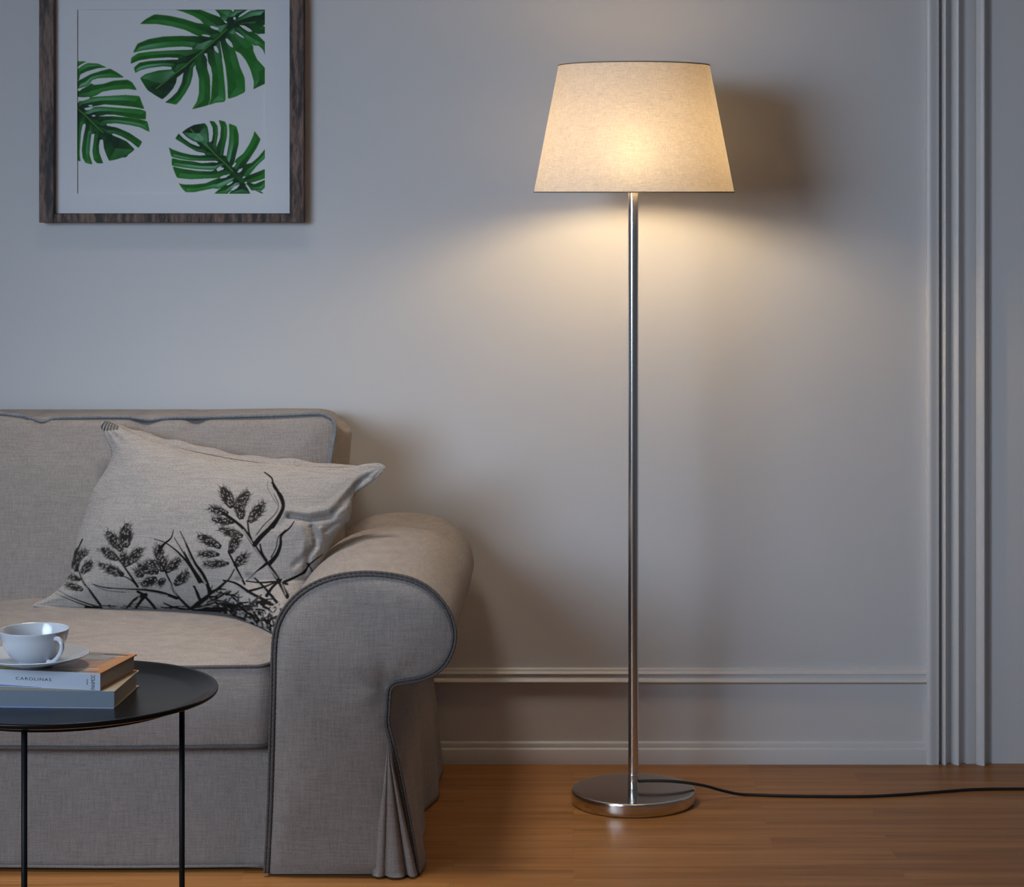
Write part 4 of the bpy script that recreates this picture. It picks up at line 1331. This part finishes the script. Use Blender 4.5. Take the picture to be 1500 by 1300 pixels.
low, lsp, _, ptl, lux, luy = book((c1[0], 3.365), 3, 0.235, 0.150, zt + 0.0002, TH, (M['cover_cream'], M['cover_cream'], M['spine_grey']), 'grey-spined book lying flat on the tray beneath the white-spined book')
up, usp, ucv, ptu, uux, uuy = book((c2[0], 3.367), 11, 0.215, 0.143, zt + 0.0004 + TH, 0.0256, (M['cover_orange'], M['cover_orange'], M['spine_white']), 'white-spined book lettered CAROLINAS on top of the grey-spined book')
zl, zu = zt + 0.0002, zt + 0.0004 + TH
def strip(pt, s0, s1, z0, z1, name, mat, parent, d=-0.0003):
    v = [pt(s0, d, z0), pt(s1, d, z0), pt(s1, d, z1), pt(s0, d, z1), pt(s0, 0.0006, z0), pt(s1, 0.0006, z0), pt(s1, 0.0006, z1), pt(s0, 0.0006, z1)]
    f_ = [(0, 1, 2, 3), (1, 5, 6, 2), (0, 3, 7, 4), (3, 2, 6, 7), (0, 4, 5, 1)]
    return mesh_obj(name, v, f_, mat, parent, smooth=False)
strip(ptl, -0.234, -0.096, zl + 0.0012, zl + 0.0024, 'blue_line', M['blue_light'], lsp)
strip(ptl, -0.234, -0.001, zl + 0.0001, zl + 0.0009, 'pale_line', M['spine_white'], lsp)
v = [ptu(-0.2145, -0.0003, zu + 0.0016), ptu(-0.092, -0.0003, zu + 0.0012), ptu(-0.092, -0.0003, zu + 0.0015), ptu(-0.2145, -0.0003, zu + 0.0042)]
mesh_obj('blue_line', v, [(0, 1, 2, 3)], M['blue'], usp, smooth=False)
out_u = -uuy
flat_text('CAROLINAS', 0.0062, ptu(-0.1335, -0.0001, zu + 0.0112), uux, (0, 0, 1), out_u, 'spine_lettering', M['ink'], usp, 1.22, sx=1.45)
flat_text('PANMOC', 0.0088, ptu(-0.0085, -0.0001, zu + 0.0012), uux, (0, 0, 1), out_u, 'spine_lettering', M['ink'], usp, 0.92, PI / 2, sx=0.62)
for k in range(5):
    s0 = -0.0215; z0_ = zu + 0.0085 + k * 0.0017
    strip(ptu, s0, s0 + 0.0022 - 0.0006 * (k % 2), z0_, z0_ + 0.0009, 'spine_mark', M['ink'], usp, -0.0002)
# the photograph on the upper cover
NCX, NCY = 130, 80
su = np.linspace(-0.2148, -0.0002, NCX); dv = np.linspace(0.0015, 0.1428, NCY)
SU, DV = np.meshgrid(su, dv)
cc = np.zeros(SU.shape + (3,)); cc[:] = (0.25, 0.22, 0.19)
def patch(s0, s1, d0, d1, col, k=1.0):
    m_ = (SU > s0) & (SU < s1) & (DV > d0) & (DV < d1)
    cc[m_] = cc[m_] * (1 - k) + np.array(col) * k
patch(-0.22, -0.14, 0.0, 0.05, (0.28, 0.30, 0.03)); patch(-0.14, -0.02, 0.0, 0.025, (0.42, 0.36, 0.30))
patch(-0.10, -0.02, 0.018, 0.028, (0.50, 0.42, 0.36)); patch(-0.11, -0.045, 0.03, 0.055, (0.20, 0.17, 0.15)); patch(-0.065, -0.030, 0.03, 0.085, (0.36, 0.15, 0.09))
patch(-0.040, 0, 0.02, 0.1, (0.46, 0.22, 0.09), 0.8); patch(-0.15, -0.03, 0.095, 0.12, (0.34, 0.33, 0.31)); patch(-0.022, 0, 0.0, 0.15, (0.62, 0.24, 0.035))
patch(-0.05, -0.012, 0.118, 0.1245, (0.55, 0.55, 0.56)); patch(-0.045, -0.014, 0.025, 0.031, (0.50, 0.52, 0.55)); patch(-0.075, -0.008, 0.007, 0.011, (0.03, 0.02, 0.02)); patch(-0.05, -0.01, 0.128, 0.1345, (0.06, 0.05, 0.04))
for k in range(4):
    m_ = (np.abs(DV - 0.045 - k * 0.011 - (SU + 0.04) * 0.5) < 0.0016) & (SU > -0.055) & (SU < -0.01)
    cc[m_] = (0.60, 0.42, 0.28)
cc *= (1 + rng.normal(0, 0.08, SU.shape))[..., None]
cv = np.array([ptu(s, d, zu + 0.0256 + 0.0003) for s, d in zip(SU.ravel(), DV.ravel())])
cph = mesh_obj('cover_photograph', cv, grid_faces(NCX, NCY), M['cover'], ucv, smooth=False)
color_attr(cph, np.clip(cc.reshape(-1, 3), 0, 1))

# ------------------------------------------------------------------ cup and saucer
KX, KY = (50 - CX) * 3.418 / FOC, 3.418
KZ = zu + 0.0256 + 0.0008
sp_ = [(0.0001, 0.0), (0.026, 0.0), (0.0275, 0.0015), (0.030, 0.0032), (0.045, 0.0058), (0.064, 0.0115), (0.0805, 0.0170), (0.0815, 0.0180), (0.0808, 0.0190), (0.0790, 0.0188),
       (0.063, 0.0135), (0.045, 0.0078), (0.030, 0.0052), (0.0255, 0.0045), (0.024, 0.0040), (0.0001, 0.0040)]
sa = MB().lathe(sp_, (KX, KY, KZ), 96).build('saucer', M['china'])
tag(sa, 'white porcelain saucer on the upper book under the cup', 'saucer')
cz = KZ + 0.0046
cup = thing('teacup', (KX, KY, cz), 'white porcelain teacup standing on a saucer atop the books', 'cup')
cpf = [(0.0001, 0.0015), (0.0205, 0.0010), (0.0215, 0.0), (0.0235, 0.0), (0.0242, 0.0010), (0.0240, 0.0030), (0.0300, 0.0065), (0.0370, 0.0130), (0.0425, 0.0210), (0.0465, 0.0300), (0.0495, 0.0400), (0.0513, 0.0475), (0.0519, 0.0500),
       (0.0517, 0.0508), (0.0508, 0.0508), (0.0500, 0.0495), (0.0478, 0.0400), (0.0447, 0.0300), (0.0408, 0.0215), (0.0350, 0.0140), (0.0280, 0.0085), (0.0180, 0.0060), (0.0001, 0.0055)]
MB().lathe(cpf, (KX, KY, cz), 96).build('bowl', M['china'], cup)
ha = math.radians(-38)
hp = [(0.0400, 0.0370), (0.0470, 0.0415), (0.0560, 0.0420), (0.0625, 0.0375), (0.0640, 0.0305), (0.0605, 0.0220), (0.0540, 0.0145), (0.0470, 0.0090), (0.0400, 0.0055), (0.0330, 0.0060)]
hpts = spline(np.array(hp), 6)
hr = [0.0034 + 0.0012 * abs(2 * k / (len(hpts) - 1) - 1) ** 3 for k in range(len(hpts))]
MB().tube([(KX + r_ * math.cos(ha), KY + r_ * math.sin(ha), cz + z_) for r_, z_ in hpts], hr, 12).build('handle', M['china'], cup)

for o in bpy.data.objects:
    if '_w' in o:
        del o['_w']
